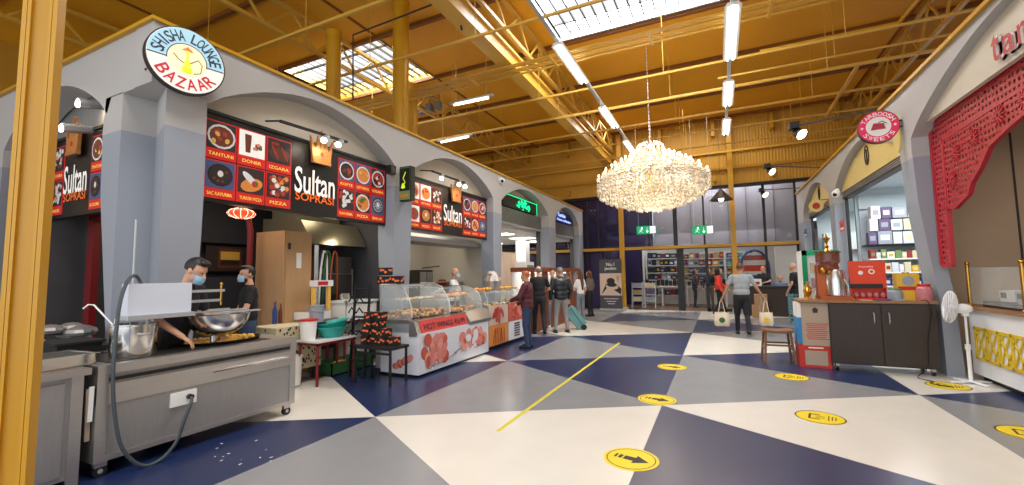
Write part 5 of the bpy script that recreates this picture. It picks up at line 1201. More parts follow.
jar((2.6, 9.08, 1.04), .1, .2, 'prod_grey', 'prod_green', 'squat pale glass jar with a green lid on the cabinet')
jar((2.96, 9.05, 1.04), .1, .27, 'candy', 'red', 'sweet jar with a red lid at the right end of the cabinet')
t = thing('yellow_tin', 'big square yellow and red tin between the two jars', 'tin', (2.79, 9.2, 1.04)); MB('tin_yellow').box((-.14, -.1, 0), (.14, .1, .44)).m('prod_grey').disc((0, -.102, .32), .08, 'y', 16).m('red').box((-.14, -.103, .17), (.14, -.1005, .23)).build('tin', None, t); MB().lathe([(0, 0), (.05, 0), (.05, .02), (0, .02)], (0, 0, .44), 16).build('cap', 'brass', t)
t = thing('yellow_cloth', 'folded yellow cloth beside the juice machine', 'cloth', (1.96, 9.0, 1.04)); MB().ell((0, 0, .015), (.1, .06, .02), 12, 6).ell((.03, .02, .03), (.06, .05, .02), 10, 6).build('cloth', 'tin_yellow', t)
for i, (x, w_, mm, lab) in enumerate(((2.18, .16, 'plate', 'cream booklet lying at the left of the red display'), (2.4, .2, 'prod_blue', 'blue leaflets in front of the red display'), (2.62, .12, 'prod_grey', 'grey card reader lying among the leaflets'))):
    t = thing('leaflet', lab, 'leaflet', (x, 8.96, 1.04), .1*i); MB().box((-w_/2, -.06, 0), (w_/2, .06, .012+.012*i)).build('sheets', mm, t)
for o in list(COL.objects):
    if o not in _before and o.parent is None and 'fridge' not in o.name: k = .935; o.location = CAM+(o.location-CAM)*k; o.scale = o.scale*k
single(MB().tube(smooth([(2.66, 8.3, 1.09), (2.73, 8.25, 1.08), (2.75, 8.24, .9), (2.69, 8.24, .5), (2.67, 8.24, .15), (2.5, 8.1, .012), (2.6, 7.9, .012), (2.52, 7.75, .012), (2.7, 7.6, .012)]), .006, 6), 'loose_wire', 'thin black wire trailing from the cabinet top to the floor by the fan', 'cable', mat_='black')
# white fan
t = thing('pedestal_fan', 'white pedestal fan seen edge-on beside the sweets counter', 'fan', (3.02, 8.0, 0), 0)
for k in range(4): a_ = PI/2*k+.35; MB().bar((0, 0, .03), (.24*math.cos(a_), .24*math.sin(a_), .015), .04, .02).build('foot', 'white_gloss', t)
MB().cone((0, 0, .02), (0, 0, .5), .022, n=14).cone((0, 0, .5), (0, 0, .95), .014, n=12).build('pole', 'white_gloss', t); MB().cone((0, 0, .45), (0, 0, .52), .032, n=14).build('collar', 'white', t)
hx = Vector((-.14, .02, 1.02)); d = Vector((-.93, .26, .1)).normalized()
MB().ell((-.02, 0, 1.0), (.11, .06, .07), 14, 8).build('motor_housing', 'white_gloss', t); MB().box((-.03, -.03, .9), (.03, .03, .98)).build('control_box', 'white', t)
u = Vector((0, 0, 1)).cross(d).normalized(); v = d.cross(u)
m = MB()
def cage(off, r): return [tuple(hx+d*off+(u*math.cos(a_)+v*math.sin(a_))*r) for a_ in [2*PI*k/28 for k in range(29)]]
for off, r in ((-.03, .205), (-.01, .222), (.01, .224), (.03, .215), (.05, .18), (.065, .13), (.07, .08), (.075, .04), (-.05, .17), (-.065, .12), (-.07, .07)): m.tube(cage(off, r), .005, 5)
for k in range(56):
    a_ = 2*PI*k/56; e = u*math.cos(a_)+v*math.sin(a_); m.tube([tuple(hx+d*.075+e*.03), tuple(hx+d*.066+e*.13), tuple(hx+d*.03+e*.215), tuple(hx-d*.01+e*.222), tuple(hx-d*.05+e*.17), tuple(hx-d*.07+e*.07)], .0035, 4)
m.build('grille', 'white_gloss', t); MB().ell(tuple(hx), (.03, .03, .03)).build('hub', 'white', t)
for k in range(3):
    a_ = 2*PI*k/3; pts = [tuple(hx+(u*math.cos(a_+b_)+v*math.sin(a_+b_))*r+d*o_) for b_, r, o_ in ((-.2, .04, .01), (-.5, .17, .02), (0, .185, 0), (.5, .17, -.02), (.2, .04, -.01))]
    MB().add(pts+[tuple(Vector(p_)-d*.004) for p_ in pts], [(0, 1, 2, 3, 4), (9, 8, 7, 6, 5)]+[(i, (i+1) % 5, 5+(i+1) % 5, 5+i) for i in range(5)]).build('blade', 'white_panel', t)
# sweets counter
t = thing('sweets_counter', 'white counter with yellow lattice front and brown ledge at the right', 'counter', (3.2, 4.93, 0)); L_ = 3.45
MB().box((0, 0, .08), (.6, L_, .98)).build('body', 'white_gloss', t); MB().box((.08, .05, 0), (.55, L_-.05, .08)).build('plinth', 'black', t); MB().box((-.05, -.03, .98), (.65, L_+.03, 1.02)).build('ledge', 'wood', t)
m = MB('lattice_yellow'); z0, z1 = .3, .74
m.box((-.02, 0, z0), (-.004, 3.3, z0+.035)).box((-.02, 0, z1-.035), (-.004, 3.3, z1))
for k in range(12):
    y = 3.3-.275*k; m.box((-.02, y-.03, z0), (-.004, y, z1))
    for a_, b_ in (((y, z0), (y-.275, z1)), ((y, z1), (y-.275, z0)), ((y-.137, z0), (y-.275, (z0+z1)/2)), ((y-.137, z1), (y, (z0+z1)/2))): m.bar((-.012, a_[0], a_[1]), (-.012, b_[0], b_[1]), .022, .014, up=(1, 0, 0))
m.build('lattice_panel', None, t)
for y in (3.42, 2.2, 1.0): MB().cone((0.02, y, 1.02), (.02, y, 1.6), .022, n=12).ell((.02, y, 1.62), .028).ell((.02, y, 1.04), (.035, .035, .02)).build('brass_post', 'brass', t)
MB().box((.015, 1.0, 1.06), (.022, 3.4, 1.56)).build('glass_screen', 'glass', t)
MB().box((.1, 0, 1.02), (.58, 3.3, 1.1)).build('inner_shelf', 'dark_brown', t)
for i, (y, mm, lab) in enumerate(((3.1, 'white', 'small white till box behind the sweets counter glass, left'), (2.75, 'alu', 'grey-white printer behind the sweets counter glass'))):
    t = thing('till_box', lab, 'till', (3.53, 4.93+y, 1.1)); MB().box((-.1, -.1, 0), (.1, .1, .15)).build('case', mm, t); MB().box((-.104, -.06, .05), (-.1, .06, .12)).build('screen', 'black', t)
t = thing('pastry_tray', 'tray heaped with golden baklava behind the counter glass', 'tray', (3.5, 7.1, 1.1)); MB().box((-.2, -.4, 0), (.2, .35, .02)).build('tray', 'steel', t); m = MB('food_orange'); rnd = random.Random(12)
cloud(m, rnd, 140, -.17, .17, -.36, .3, .03, .03, ('food_orange', 'food_yellow', 'food_brown'), .09); m.build('baklava', None, t)['kind'] = 'stuff'
# red fretwork screen
t = thing('fretwork_screen', 'crimson cut-out fretwork screen filling the arch at the right', 'screen', (2.96, 8.37, 0), -PI/2)
SS = lambda P: [(x*.9375, 1.55+(z-1.55)*.9375) for x, z in P]
# local x runs towards the camera
def scr(mb, pts, y0=0, y1=.03): return mb.prism(pts, 'y', y0, y1)
low = [(0, 1.6), (.3, 1.6), (.32, 2.48), (.55, 2.44), (.72, 2.5), (.95, 2.58), (1.05, 2.72), (1.3, 2.88), (1.55, 3.1), (2.0, 3.22), (2.5, 3.32), (3.3, 3.34), (4.5, 3.34)]
low = SS(low); pan_ = scr(MB('fretwork'), SS([(0, 3.84)])+low+SS([(4.5, 3.9)])); pan_.build('cut_out_panel', None, t)
m = MB('screen_red'); E_ = low+[(4.5, 3.88)]
for a_, b_ in zip(low, low[1:]): m.bar((a_[0], .015, a_[1]), (b_[0], .015, b_[1]), .05, .05)
m.bar((0, .015, 1.6), (0, .015, 3.71), .06, .05).bar((0, .015, 3.7), (4.2, .015, 3.75), .05, .06).bar((.3, .01, 2.44), (.34, .01, 3.38), .035, .05).bar((.34, .01, 3.38), (4.2, .01, 3.48), .035, .05)
m.build('border_moulding', None, t)
for cx, cz in ((.7, 3.1), (1.15, 3.18), (.56, 2.77), (1.7, 3.28), (2.15, 3.3)):
    m = MB()
    for k in range(12): a_ = 2*PI*k/12; m.bar((cx+.02*math.cos(a_), -.01, cz+.02*math.sin(a_)), (cx+.11*math.cos(a_), -.01, cz+.11*math.sin(a_)), .015, .015, up=(0, 1, 0))
    m.build('rosette', 'screen_red', t)
# tarboosh lettering
t = thing('tarboosh_lettering', 'raised red lower-case tarboosh lettering on the cream wall top right', 'lettering', (2.84, 6.38, 3.9), -PI/2)
for i, (ch, w_, h_, dz) in enumerate((('t', .15, .3, .02), ('a', .2, .2, -.03), ('r', .13, .2, -.03), ('b', .2, .32, .03), ('o', .2, .2, -.03), ('o', .2, .2, -.03), ('s', .17, .2, -.03), ('h', .19, .32, .03))):
    vs, fs = text_geo(ch); x = .1+.22*i; n_ = len(vs)
    m = MB('white')
    for yy, mm, e_ in ((-.035, 'screen_red', 1.0), (-.01, 'white', 1.03)): m.m(mm).add([(x+a_*w_*e_, yy, dz+b_*h_*e_) for a_, b_ in vs]+[(x+a_*w_*e_, yy+.03, dz+b_*h_*e_) for a_, b_ in vs], fs+[tuple(j+n_ for j in f) for f in fs])
    m.build('letter', None, t)
# tarboosh sweets round sign
c = Vector((2.45, 8.7, 3.86)); t = thing('round_sign', 'round magenta TARBOOSH SWEETS sign with a red fez on the right pillar', 'sign', tuple(c), math.radians(-6)); R = .265
MB('black').disc((0, .03, 0), R, 'y', 40, th=.1).build('sign_case', None, t)
f = MB('sign_magenta').disc((0, -.021, 0), R*.97, 'y', 40); f.m('white').disc((0, -.0225, 0), R*.6, 'y', 30); f.m('screen_red').prism([(-.1, -.05), (.09, -.05), (.07, .045), (-.06, .06)], 'y', -.026, -.024).m('ink').tube([(.0, -.027, .06), (.05, -.027, .08), (.11, -.027, .03)], .006, 5); f.m('white').disc((-R*.78, -.0225, 0), .018, 'y', 10).disc((R*.78, -.0225, 0), .018, 'y', 10); f.build('sign_face', None, t)
l = MB('white'); arc_text(l, 'TARBOOSH', R*.78, math.radians(160), math.radians(20), R*.24, R*.22, -.026); arc_text(l, 'SWEETS', R*.78, math.radians(208), math.radians(332), R*.24, R*.22, -.026, True); l.build('lettering', None, t)
MB().bar((R*.8, .03, .06), (.34, .03, .06), .02).bar((R*.8, .03, -.04), (.34, .03, -.04), .02).build('bracket', 'black', t)
# yellow wood sign boards in the grocery arches
def sign_fill(y0, y1, zs, za, x, lab, zb):
    t = thing('arch_sign', lab, 'sign', (x, y1, 0), -PI/2); L_ = y1-y0
    pts = [(0, zb), (L_, zb)]+[(L_-(y-y0), z) for y, z in arch(y0, y1, zs, za, 16)][::1][::-1][::-1]
    pts = [(0, zb)]+[(L_*i/16, zs+(za-zs)*math.sin(PI*i/16)**.8 if 0 < i < 16 else zs) for i in range(17)]+[(L_, zb)]
    MB('sign_wood').prism(pts, 'y', 0, .04).build('board', None, t)
    f = MB('ink'); f.tube([(L_*.5+.12*math.cos(a_), -.01, (zb+za)/2+.08+.2*math.sin(a_)) for a_ in [2*PI*k/16 for k in range(17)]], .012, 5).bar((L_*.5, -.01, (zb+za)/2-.08), (L_*.5, -.01, (zb+za)/2+.2), .02); f.build('logo', None, t)
sign_fill(8.92, 13.2, 3.52, 4.18, 2.9, 'golden wood sign board with a leaf logo in the nearer grocery arch', 3.5)
sign_fill(13.85, 17.55, 3.56, 4.15, 2.9, 'golden wood sign board in the farther grocery arch', 3.5)
for y0, y1, lab in ((8.95, 13.2, 'rolled grey shutter under the nearer golden sign board'), (13.85, 17.55, 'rolled grey shutter under the farther golden sign board')):
    t = thing('roller_shutter', lab, 'shutter', (2.95, y0, 3.36)); MB().box((-.03, 0, 0), (.09, y1-y0, .14)).build('slats', 'shutter', t); MB().box((-.04, 0, -.04), (.1, y1-y0, 0)).build('bottom_rail', 'black', t)
    MB().box((0, y1-y0-.06, -3.36), (.06, y1-y0, .0)).build('guide_rail', 'black', t)
for px, py, mm, lab in ((805.5, 233, 'prod_blue', 'small blue notice on the pillar left of the grocery arches'), (842, 226, 'banner_red', 'small red notice on the pillar between the grocery arches')):
    p = at(px, py, 'x', 2.745); t = thing('wall_notice', lab, 'notice', tuple(p), -PI/2); MB(mm).box((-.2, 0, -.13), (.2, .004, .13)).m('white').box((-.13, -.003, -.09), (.13, -.001, -.04)).bar((-.1, -.002, .05), (.1, -.002, .08), .04, .003).build('plate', None, t)
for px, py, lab in ((823, 200, 'gold round ornament sign projecting from the far grocery arch'), ):
    p = at(816, 206, 'y', 14.2); t = thing('round_sign', lab, 'sign', tuple(p)); MB('sign_wood').disc((0, 0, 0), .17, 'y', 24, th=.06).build('sign_case', None, t); MB('food_red').disc((0, -.032, 0), .09, 'y', 16).build('sign_face', None, t); MB().bar((.1, 0, .16), (.9, 0, .16), .02).tube([(.3+.08*math.cos(a_), 0, .05+.08*math.sin(a_)) for a_ in [k*.5 for k in range(13)]], .01, 5).build('bracket', 'brass', t)
p = at(903, 122, 'x', 2.7); single(MB('sign_wood').disc((0, 0, 0), .16, 'x', 20, 1, 2, th=.02), 'gold_plaque', 'gold oval plaque on the pillar behind the TARBOOSH sign', 'plaque', tuple(at(904, 128, 'x', 2.74)+Vector((0, .3, 0))))
# grocery shelves on the partition facing the camera
def box_thing(name, lab, cat, loc, sx, sy, sz, mm, grp, rz=0, m2=None):
    m = MB(mm).box((-sx/2, -sy/2, 0), (sx/2, sy/2, sz)); 
    if m2: m.m(m2).box((-sx*.32, -sy/2-.002, sz*.3), (sx*.32, -sy/2-.0005, sz*.7))
    return single(m, name, lab, cat, loc, rz, group=grp)
rnd = random.Random(21)
t = thing('wall_shelving', 'white wall shelving of groceries behind the red display', 'shelving', (3.9, 13.2, 0))
for z in (2.12, 1.78, 1.46, 1.14, .82): MB().box((-.62, -.3, z), (1.2, .25, z+.03)).build('shelf', 'black' if z > 2 else 'white', t)
MB().box((-.62, .25, 0), (1.2, .28, 3.4)).build('back_panel', 'wall_pale', t); MB().box((-.62, .2, 3.05), (1.2, .24, 3.07)).build('rail', 'steel_dark', t)
mm_ = ['white_panel', 'prod_cream', 'prod_purple', 'prod_grey', 'white']
z_top = [2.15, 2.47, 2.76]
for r_, z in enumerate(z_top):
    x = 3.3+.04*r_; q_ = 0
    while x < 4.95-.12*r_:
        w_ = rnd.uniform(.14, .3); h_ = rnd.uniform(.24, .31); c_ = rnd.choice(mm_); q_ += 1; box_thing('gift_box', '%s gift box, %s from left in the %s layer on the grocery top shelf' % (HUE[c_], ORD[q_-1], ORD[r_]), 'box', (x+w_/2, 13.05, z+.005), w_*.94, .2, h_, c_, 'gift boxes on the grocery top shelf', 0, rnd.choice(mm_)); x += w_+.01
mm2 = ['white', 'prod_cream', 'white_panel', 'prod_green', 'prod_red', 'tin_yellow', 'prod_cream', 'white']
for r_, z in enumerate((1.81, 1.49, 1.17)):
    x = 3.3; q_ = 0
    while x < 5.0:
        w_ = rnd.uniform(.08, .15); h_ = rnd.uniform(.14, .25); c_ = rnd.choice(mm2) if z > 1.2 else 'prod_blue'; q_ += 1; box_thing('grocery_packet', '%s packet, %s from left on the %s shelf below the gift boxes' % (HUE[c_], ORD[q_-1], ORD[r_]), 'packet', (x+w_/2, 13.0, z), w_*.92, .2, h_, c_, 'packets on the grocery shelves', 0, rnd.choice(mm2)); x += w_+.005
t = thing('grocery_shelf_unit', 'tall pale display unit seen through the far grocery arch', 'shelving', (3.9, 17.6, 0)); MB().box((-.6, 0, 0), (1.0, .3, 2.8)).build('back_panel', 'wall_pale', t)
for z in (1.0, 1.4, 1.8, 2.2): MB().box((-.6, -.3, z), (1.0, 0, z+.03)).build('shelf', 'wood', t)
for i in range(8): box_thing('grocery_packet', 'brown packet on the far grocery unit, %s from left, %s shelf' % (ORD[i % 4], ['lower', 'upper'][i//4]), 'packet', (3.4+.12*(i % 4), 17.45, 1.43+.4*(i//4)), .1, .1, .24, ['prod_gold', 'food_brown'][i % 2], 'packets in the far grocery')

# ================================================================ THE STORE BEHIND THE GLASS
def shelf_unit(x0, x1, y, lab, zs, cols, wr, hr, depth=.35, grp='goods on the store shelves', nm=''):
    t = thing('store_shelving', lab, 'shelving', ((x0+x1)/2, y, 0)); w_ = (x1-x0)/2
    MB().box((-w_, 0, 0), (w_, .03, 2.5)).build('back_panel', 'white', t)
    for s_ in (-1, 1): MB().box((s_*w_-.02, -depth, 0), (s_*w_+.02, .03, 2.5)).build('side_panel', 'white', t)
    for z in zs: MB().box((-w_, -depth, z-.03), (w_, 0, z)).build('shelf', 'white', t)
    for r_, z in enumerate(zs[::-1]):
        x = x0+.05; q_ = 0
        while x < x1-.15:
            ww = rnd.uniform(*wr); hh = rnd.uniform(*hr); c_ = rnd.choice(cols); q_ += 1; box_thing('boxed_goods', '%s box, %s from left on the %s shelf down, %s store unit' % (HUE[c_], ORD[q_-1], ORD[r_], nm), 'box', (x+ww/2, y-depth/2, z), ww*.9, depth*.7, hh, c_, grp, 0, rnd.choice(['white', 'prod_grey', 'prod_blue', 'prod_gold', 'prod_black'])); x += ww
dark = ['prod_black', 'prod_navy', 'prod_grey', 'prod_black', 'prod_red']; mix_ = ['prod_blue', 'teal', 'prod_grey', 'prod_navy', 'prod_red', 'prod_gold', 'prod_black']
shelf_unit(-3.2, -1.6, 22.6, 'wall shelving with dark boxed goods left of the black door post', (.45, 1.2, 1.55, 1.9, 2.25), dark, (.16, .3), (.22, .3), nm='left')
shelf_unit(-1.55, .3, 22.9, 'wall shelving with blue and grey boxed goods in the middle of the store', (1.15, 1.5, 1.85, 2.2), mix_, (.16, .32), (.22, .3), nm='middle')
shelf_unit(.35, 1.6, 22.9, 'wall shelving with brightly coloured boxes behind the right door', (1.15, 1.5, 1.85, 2.2), mix_, (.16, .32), (.2, .3), nm='right')
for i, (x, lab) in enumerate(((-2.4, 'long white shop table left of the black door post'), (-.5, 'white shop table to the right of the black door post'))):
    t = thing('shop_table', lab, 'table', (x, 21.6, 0)); MB().box((-.85, -.3, .86), (.85, .3, .92)).build('top', 'white', t)
    for a_ in (-.8, 0, .8): MB().box((a_-.03, -.27, 0), (a_+.03, .27, .86)).build('leg', 'white', t)
    for k in range(9): c_ = rnd.choice(dark); box_thing('shop_goods', '%s item, %s from left on the %s white shop table' % (HUE[c_], ORD[k], ['left', 'right'][i]), 'box', (x-.72+.18*k, 21.55, .92), .13, .2, rnd.uniform(.16, .34), c_, 'goods on the shop tables')
for i, (px, lab) in enumerate(((637, 'left folding display rack at the purple wall of the store'), (650, 'right folding display rack at the purple wall of the store'))):
    p = at(px, 309, 'y', 19.4); t = thing('display_rack', lab, 'rack', (p.x, 19.5, 0))
    for x in (-.22, .22): MB().bar((x, 0, 0), (x, .15, 1.15), .03).bar((x, .35, 0), (x, .15, 1.15), .03).build('leg', 'alu', t)
    for z in (.3, .6, .9): MB().box((-.22, .0, z), (.22, .3, z+.02)).build('shelf', 'alu', t); MB().box((-.18, .05, z+.02), (.18, .25, z+.2)).build('goods', rnd.choice(['prod_grey', 'wood_light', 'prod_purple', 'prod_cream']), t)
# far right: desk, cartons, trolley, posters
t = thing('service_desk', 'dark grey-brown service desk at the far right end of the hall', 'desk', (1.7, 17.2, 0)); MB().box((-.9, 0, 0), (.9, .5, 1.0)).build('body', 'dark_brown', t); MB().box((-.95, -.04, 1.0), (.95, .55, 1.04)).build('top', 'steel_dark', t)
for i, (x, z, s_, lab) in enumerate(((1.2, 0, .42, 'cardboard carton on the floor before the service desk'), (1.25, .42, .36, 'cardboard carton stacked on the floor carton before the desk'))):
    t = thing('carton', lab, 'carton', (x, 16.6, z)); MB().box((-s_/2, -.2, 0), (s_/2, .2, s_)).build('carton', 'cardboard', t); MB().box((-.03, -.202, 0), (.03, -.2, s_)).build('tape', 'paper_tan', t)
t = thing('white_carton', 'white box on the service desk', 'carton', (1.2, 17.4, 1.04)); MB().box((-.2, -.12, 0), (.16, .12, .24)).build('carton', 'white', t); MB().box((-.1, -.123, .05), (.1, -.12, .15)).build('print', 'prod_red', t)
t = thing('wire_trolley', 'grey-teal wire trolley parked beside the service desk', 'trolley', (2.15, 14.9, 0)); m = MB()
for k in range(7): z = .3+.09*k; m.bar((-.28, -.4, z), (.28, -.4, z), .014).bar((-.28, .4, z), (.28, .4, z), .014).bar((-.28, -.4, z), (-.28, .4, z), .014).bar((.28, -.4, z), (.28, .4, z), .014)
for k in range(7): x = -.28+.093*k; m.bar((x, -.4, .3), (x, -.4, .86), .01)
for k in range(9): y = -.4+.1*k; m.bar((-.28, y, .3), (-.28, y, .86), .01)
m.build('basket', 'teal_cart', t)
for x in (-.26, .26):
    for y in (-.38, .38): MB().bar((x, y, .06), (x, y, .9), .03).cone((x-.02, y, .05), (x+.02, y, .05), .05, n=12).build('leg', 'teal_cart', t)
MB().box((-.26, -.38, .3), (.26, .38, .31)).build('base_shelf', 'teal_cart', t)
p = at(757, 272, 'y', 19.6); t = thing('arched_poster', 'blue arched promotional stand behind the far glass', 'display', (1.35, 19.9, 0)); m = MB('prod_blue').tube([(.5*math.cos(a_), 0, 1.7+.7*math.sin(a_)) for a_ in [PI*k/12 for k in range(13)]], .05, 8).bar((-.5, 0, 0), (-.5, 0, 1.7), .09).bar((.5, 0, 0), (.5, 0, 1.7), .09); m.build('arch_frame', None, t)
m = MB('white').box((-.4, -.02, 1.0), (.45, .02, 2.3)); m.m('box_orange').box((-.4, -.024, 1.55), (.45, -.021, 1.8)).m('prod_blue').box((-.3, -.024, 1.2), (.35, -.021, 1.4)).m('food_red').box((-.38, -.024, 2.0), (.43, -.021, 2.2)); m.build('poster', None, t)
t = thing('white_screen', 'tall plain white panel behind the far right glass', 'panel', (2.5, 19.6, 0)); MB().box((-.45, 0, 0), (.4, .04, 2.5)).build('panel', 'white', t); MB().box((-.5, -.1, 0), (.45, .12, .04)).build('foot', 'alu', t)
# ================================================================ PEOPLE
def fuse(mb, name, m, parent, vox, smooth_it=4):
    """weld overlapping volumes into one continuous skin"""
    o = mb.build('tmp', m, None)
    r = o.modifiers.new('r', 'REMESH'); r.mode = 'VOXEL'; r.voxel_size = vox; r.use_smooth_shade = True
    s = o.modifiers.new('s', 'SMOOTH'); s.iterations = smooth_it; s.factor = .5
    me = bpy.data.meshes.new_from_object(o.evaluated_get(bpy.context.evaluated_depsgraph_get()))
    old = o.data; bpy.data.objects.remove(o); bpy.data.meshes.remove(old)
    me.name = name; me.materials.clear(); me.materials.append(MATS[m]); me.polygons.foreach_set('use_smooth', [True]*len(me.polygons))
    n = bpy.data.objects.new(name, me); COL.objects.link(n); n.parent = parent; return n
def hand(mb, w, d, side, curl=.5, up=Vector((0, 0, 1))):
    """palm, four unequal fingers with two bends and a thumb leaving the side of the palm"""
    d = d.normalized(); s = d.cross(up).normalized()
    if s.length < .1: s = Vector((1, 0, 0))
    nrm = s.cross(d)
    pc = w+d*.05; R_ = Matrix((s, d, nrm)).transposed()
    mb.ell(pc, (.04, .052, .018), 10, 8, R_)
    for k, (off, l) in enumerate(((-.03, .068), (-.01, .078), (.01, .074), (.03, .058))):
        b = w+d*.085+s*off; d1 = (d*math.cos(curl*.7)-nrm*math.sin(curl*.7)); d2 = (d*math.cos(curl*1.6)-nrm*math.sin(curl*1.6))
        m_ = b+d1*l*.5; e = m_+d2*l*.55
        mb.limb(b, m_, .0095, .009, 7); mb.limb(m_, e, .009, .0075, 7)
    b = w+d*.03+s*side*.032; e1 = b+(d*.6+s*side*.6-nrm*.3).normalized()*.035; e2 = e1+(d*.9-nrm*.4).normalized()*.03
    mb.limb(b, e1, .012, .0105, 7); mb.limb(e1, e2, .0105, .009, 7)
def person(lab, loc, face, H=1.75, top='shirt_black', bottom='jeans', shoe='shoe_black', sleeve='short', skin='skin', hair='short', hcol='hair_black', mask=False, beard=False,
           L=None, R=None, lean=0, hyaw=0, hpit=0, legs='stand', build=1.0, female=False, vox=.0095, collar=False, seated=False, curl=.5, apron=None, jacket=False):
    """face: direction the body looks, degrees from +Y towards -X (counter-clockwise)"""
    s = H/1.75; t = thing('person', lab, 'person', tuple(loc), math.radians(face)); V = Vector
    w = build; sw = .178 if not female else .155
    hz = .93 if not seated else .5
    def up(p):   # lean of the upper body about the hips
        p = V(p); q = p-V((0, 0, hz)); c_, s_ = math.cos(lean), math.sin(lean); return V((q.x, q.y*c_+q.z*s_, -q.y*s_+q.z*c_+hz))
    dz = hz-.93
    P = {'pel': V((0, 0, hz+.02)), 'wai': up((0, 0, 1.1+dz)), 'che': up((0, .0, 1.3+dz)), 'nec': up((0, -.01, 1.47+dz)), 'hea': up((0, .035, 1.63+dz))}
    sh = {k: up((k*sw*w, -.01, 1.41+dz)) for k in (-1, 1)}
    dl = {'stand': {-1: ((-.1, .02, .5), (-.11, -.02, .08)), 1: ((.1, .02, .5), (.11, -.02, .08))},
          'step': {-1: ((-.1, .12, .52), (-.1, .22, .08)), 1: ((.1, .0, .5), (.1, -.2, .13))},
          'wide': {-1: ((-.13, .03, .5), (-.17, -.02, .08)), 1: ((.13, .03, .5), (.17, -.02, .08))},
          'sit': {-1: ((-.12, .42, .48), (-.12, .42, .08)), 1: ((.12, .42, .48), (.12, .42, .08))}}[legs]
    arms = {}
    for k, A_ in ((-1, L), (1, R)):
        if A_ is None: A_ = ((k*.25*w, -.03, 1.14+dz), (k*.24*w, .1, .9+dz))
        arms[k] = tuple(V(a) for a in A_)
    Rh = Matrix.Rotation(math.radians(hyaw), 3, 'Z') @ Matrix.Rotation(-math.radians(hpit)-lean*.5, 3, 'X')
    hc = P['hea']
    def hp(x, y, z): return hc+Rh @ V((x, y, z))
    S = lambda p: V(p)*s
    b = MB()
    # --- body
    b.limb(S(P['nec']), S(hp(0, -.02, -.06)), .056*s, .052*s); b.ell(S(hp(0, -.012, .025)), (.077*s, .096*s, .098*s), 18, 12, Rh); b.ell(S(hp(0, .026, -.045)), (.058*s, .066*s, .072*s), 16, 10, Rh)
    b.limb(S(hp(0, .085, .012)), S(hp(0, .108, -.028)), .009*s, .015*s, 8); b.ell(S(hp(0, .066, .03)), (.055*s, .022*s, .012*s), 10, 6, Rh); b.ell(S(hp(0, .08, -.062)), (.026*s, .012*s, .01*s), 8, 6, Rh); b.ell(S(hp(0, .078, -.098)), (.024*s, .02*s, .018*s), 8, 6, Rh)
    for k in (-1, 1): b.ell(S(hp(k*.08, -.012, -.005)), (.01*s, .02*s, .032*s), 8, 6, Rh)
    b.ell(S(P['che']), (.15*s*w, .1*s*w, .18*s), 14, 10); b.ell(S((P['wai']+P['pel'])/2), (.13*s*w, .095*s*w, .16*s), 14, 10); b.limb(S(sh[-1]), S(sh[1]), .05*s, .05*s); b.ell(S(P['pel']), (.15*s*w, .105*s*w, .12*s), 14, 10)
    for k in (-1, 1):
        e, wr = arms[k]; b.limb(S(sh[k]), S(e), .046*s*w, .037*s); b.limb(S(e), S(wr), .037*s, .026*s)
        kn, an = (V(q) for q in dl[k]); hip = V((k*.085, 0, hz-.02))
        b.limb(S(hip), S(kn), .078*s*w, .052*s); b.limb(S(kn), S(an), .05*s, .034*s)
        b.limb(S(an)-V((0, .03, .035))*s, S(an)+V((0, .13, -.045))*s, .034*s, .028*s)
        hand(b, S(wr), S(wr)-S(e), -k, curl)
    fuse(b, 'body', skin, t, vox)
    # --- top
    c_ = MB(); g = .014 if not jacket else .028
    c_.ell(S(P['che']), ((.158+g)*s*w, (.105+g)*s*w, .19*s), 16, 12); c_.ell(S(P['che']*.45+P['wai']*.55), ((.148+g)*s*w, (.108+g)*s*w, .17*s), 16, 12); c_.ell(S(P['wai']*.6+P['pel']*.4), ((.15+g)*s*w, (.11+g)*s*w, .15*s), 16, 12)
    c_.limb(S(sh[-1]), S(sh[1]), (.052+g*.8)*s, (.052+g*.8)*s); c_.cone(S(P['nec'])-V((0, 0, .08))*s, S(P['nec'])+V((0, 0, .015 if not jacket else .045))*s, .09*s, .062*s, 14)
    for k in (-1, 1):
        e, wr = arms[k]
        if sleeve == 'short': q = sh[k].lerp(e, .66); c_.limb(S(sh[k]), S(q), (.05+g*.7)*s, (.044+g*.7)*s)
        else: c_.limb(S(sh[k]), S(e), (.052+g)*s*min(w, 1.05), (.042+g)*s); c_.limb(S(e), S(e.lerp(wr, .94)), (.044+g)*s, (.03+g*.8)*s)
    if jacket: c_.ell(S(P['pel']), (.175*s*w, .14*s*w, .13*s), 16, 10)
    fuse(c_, 'jacket' if jacket else 'shirt', top, t, .013, 3)
    # --- trousers
    d_ = MB(); d_.ell(S(P['pel']-V((0, 0, .02))), (.166*s*w, .122*s*w, .13*s), 16, 10)
    for k in (-1, 1):
        kn, an = (V(q) for q in dl[k]); hip = V((k*.088, 0, hz-.03)); d_.limb(S(hip), S(kn), .092*s*w, .068*s*(w if w > 1 else 1)); d_.limb(S(kn), S(an)+V((0, 0, .0)), .066*s, .05*s)
    fuse(d_, 'trousers', bottom, t, .013, 3)
    for k in (-1, 1):
        an = V(dl[k][1]); f = MB(); a = S(an)
        f.limb(a+V((0, -.045, -.035))*s, a+V((0, .04, -.035))*s, .044*s, .043*s, 10); f.ell(a+V((0, .11, -.045))*s, (.045*s, .085*s, .034*s), 12, 8)
        o = f.build('shoe', shoe, t)
        MB().box(tuple(a+V((-.045, -.085, -.08))*s), tuple(a+V((.045, .18, -.066))*s)).build('sole', 'shoe_white' if shoe == 'shoe_white' else 'black', o)
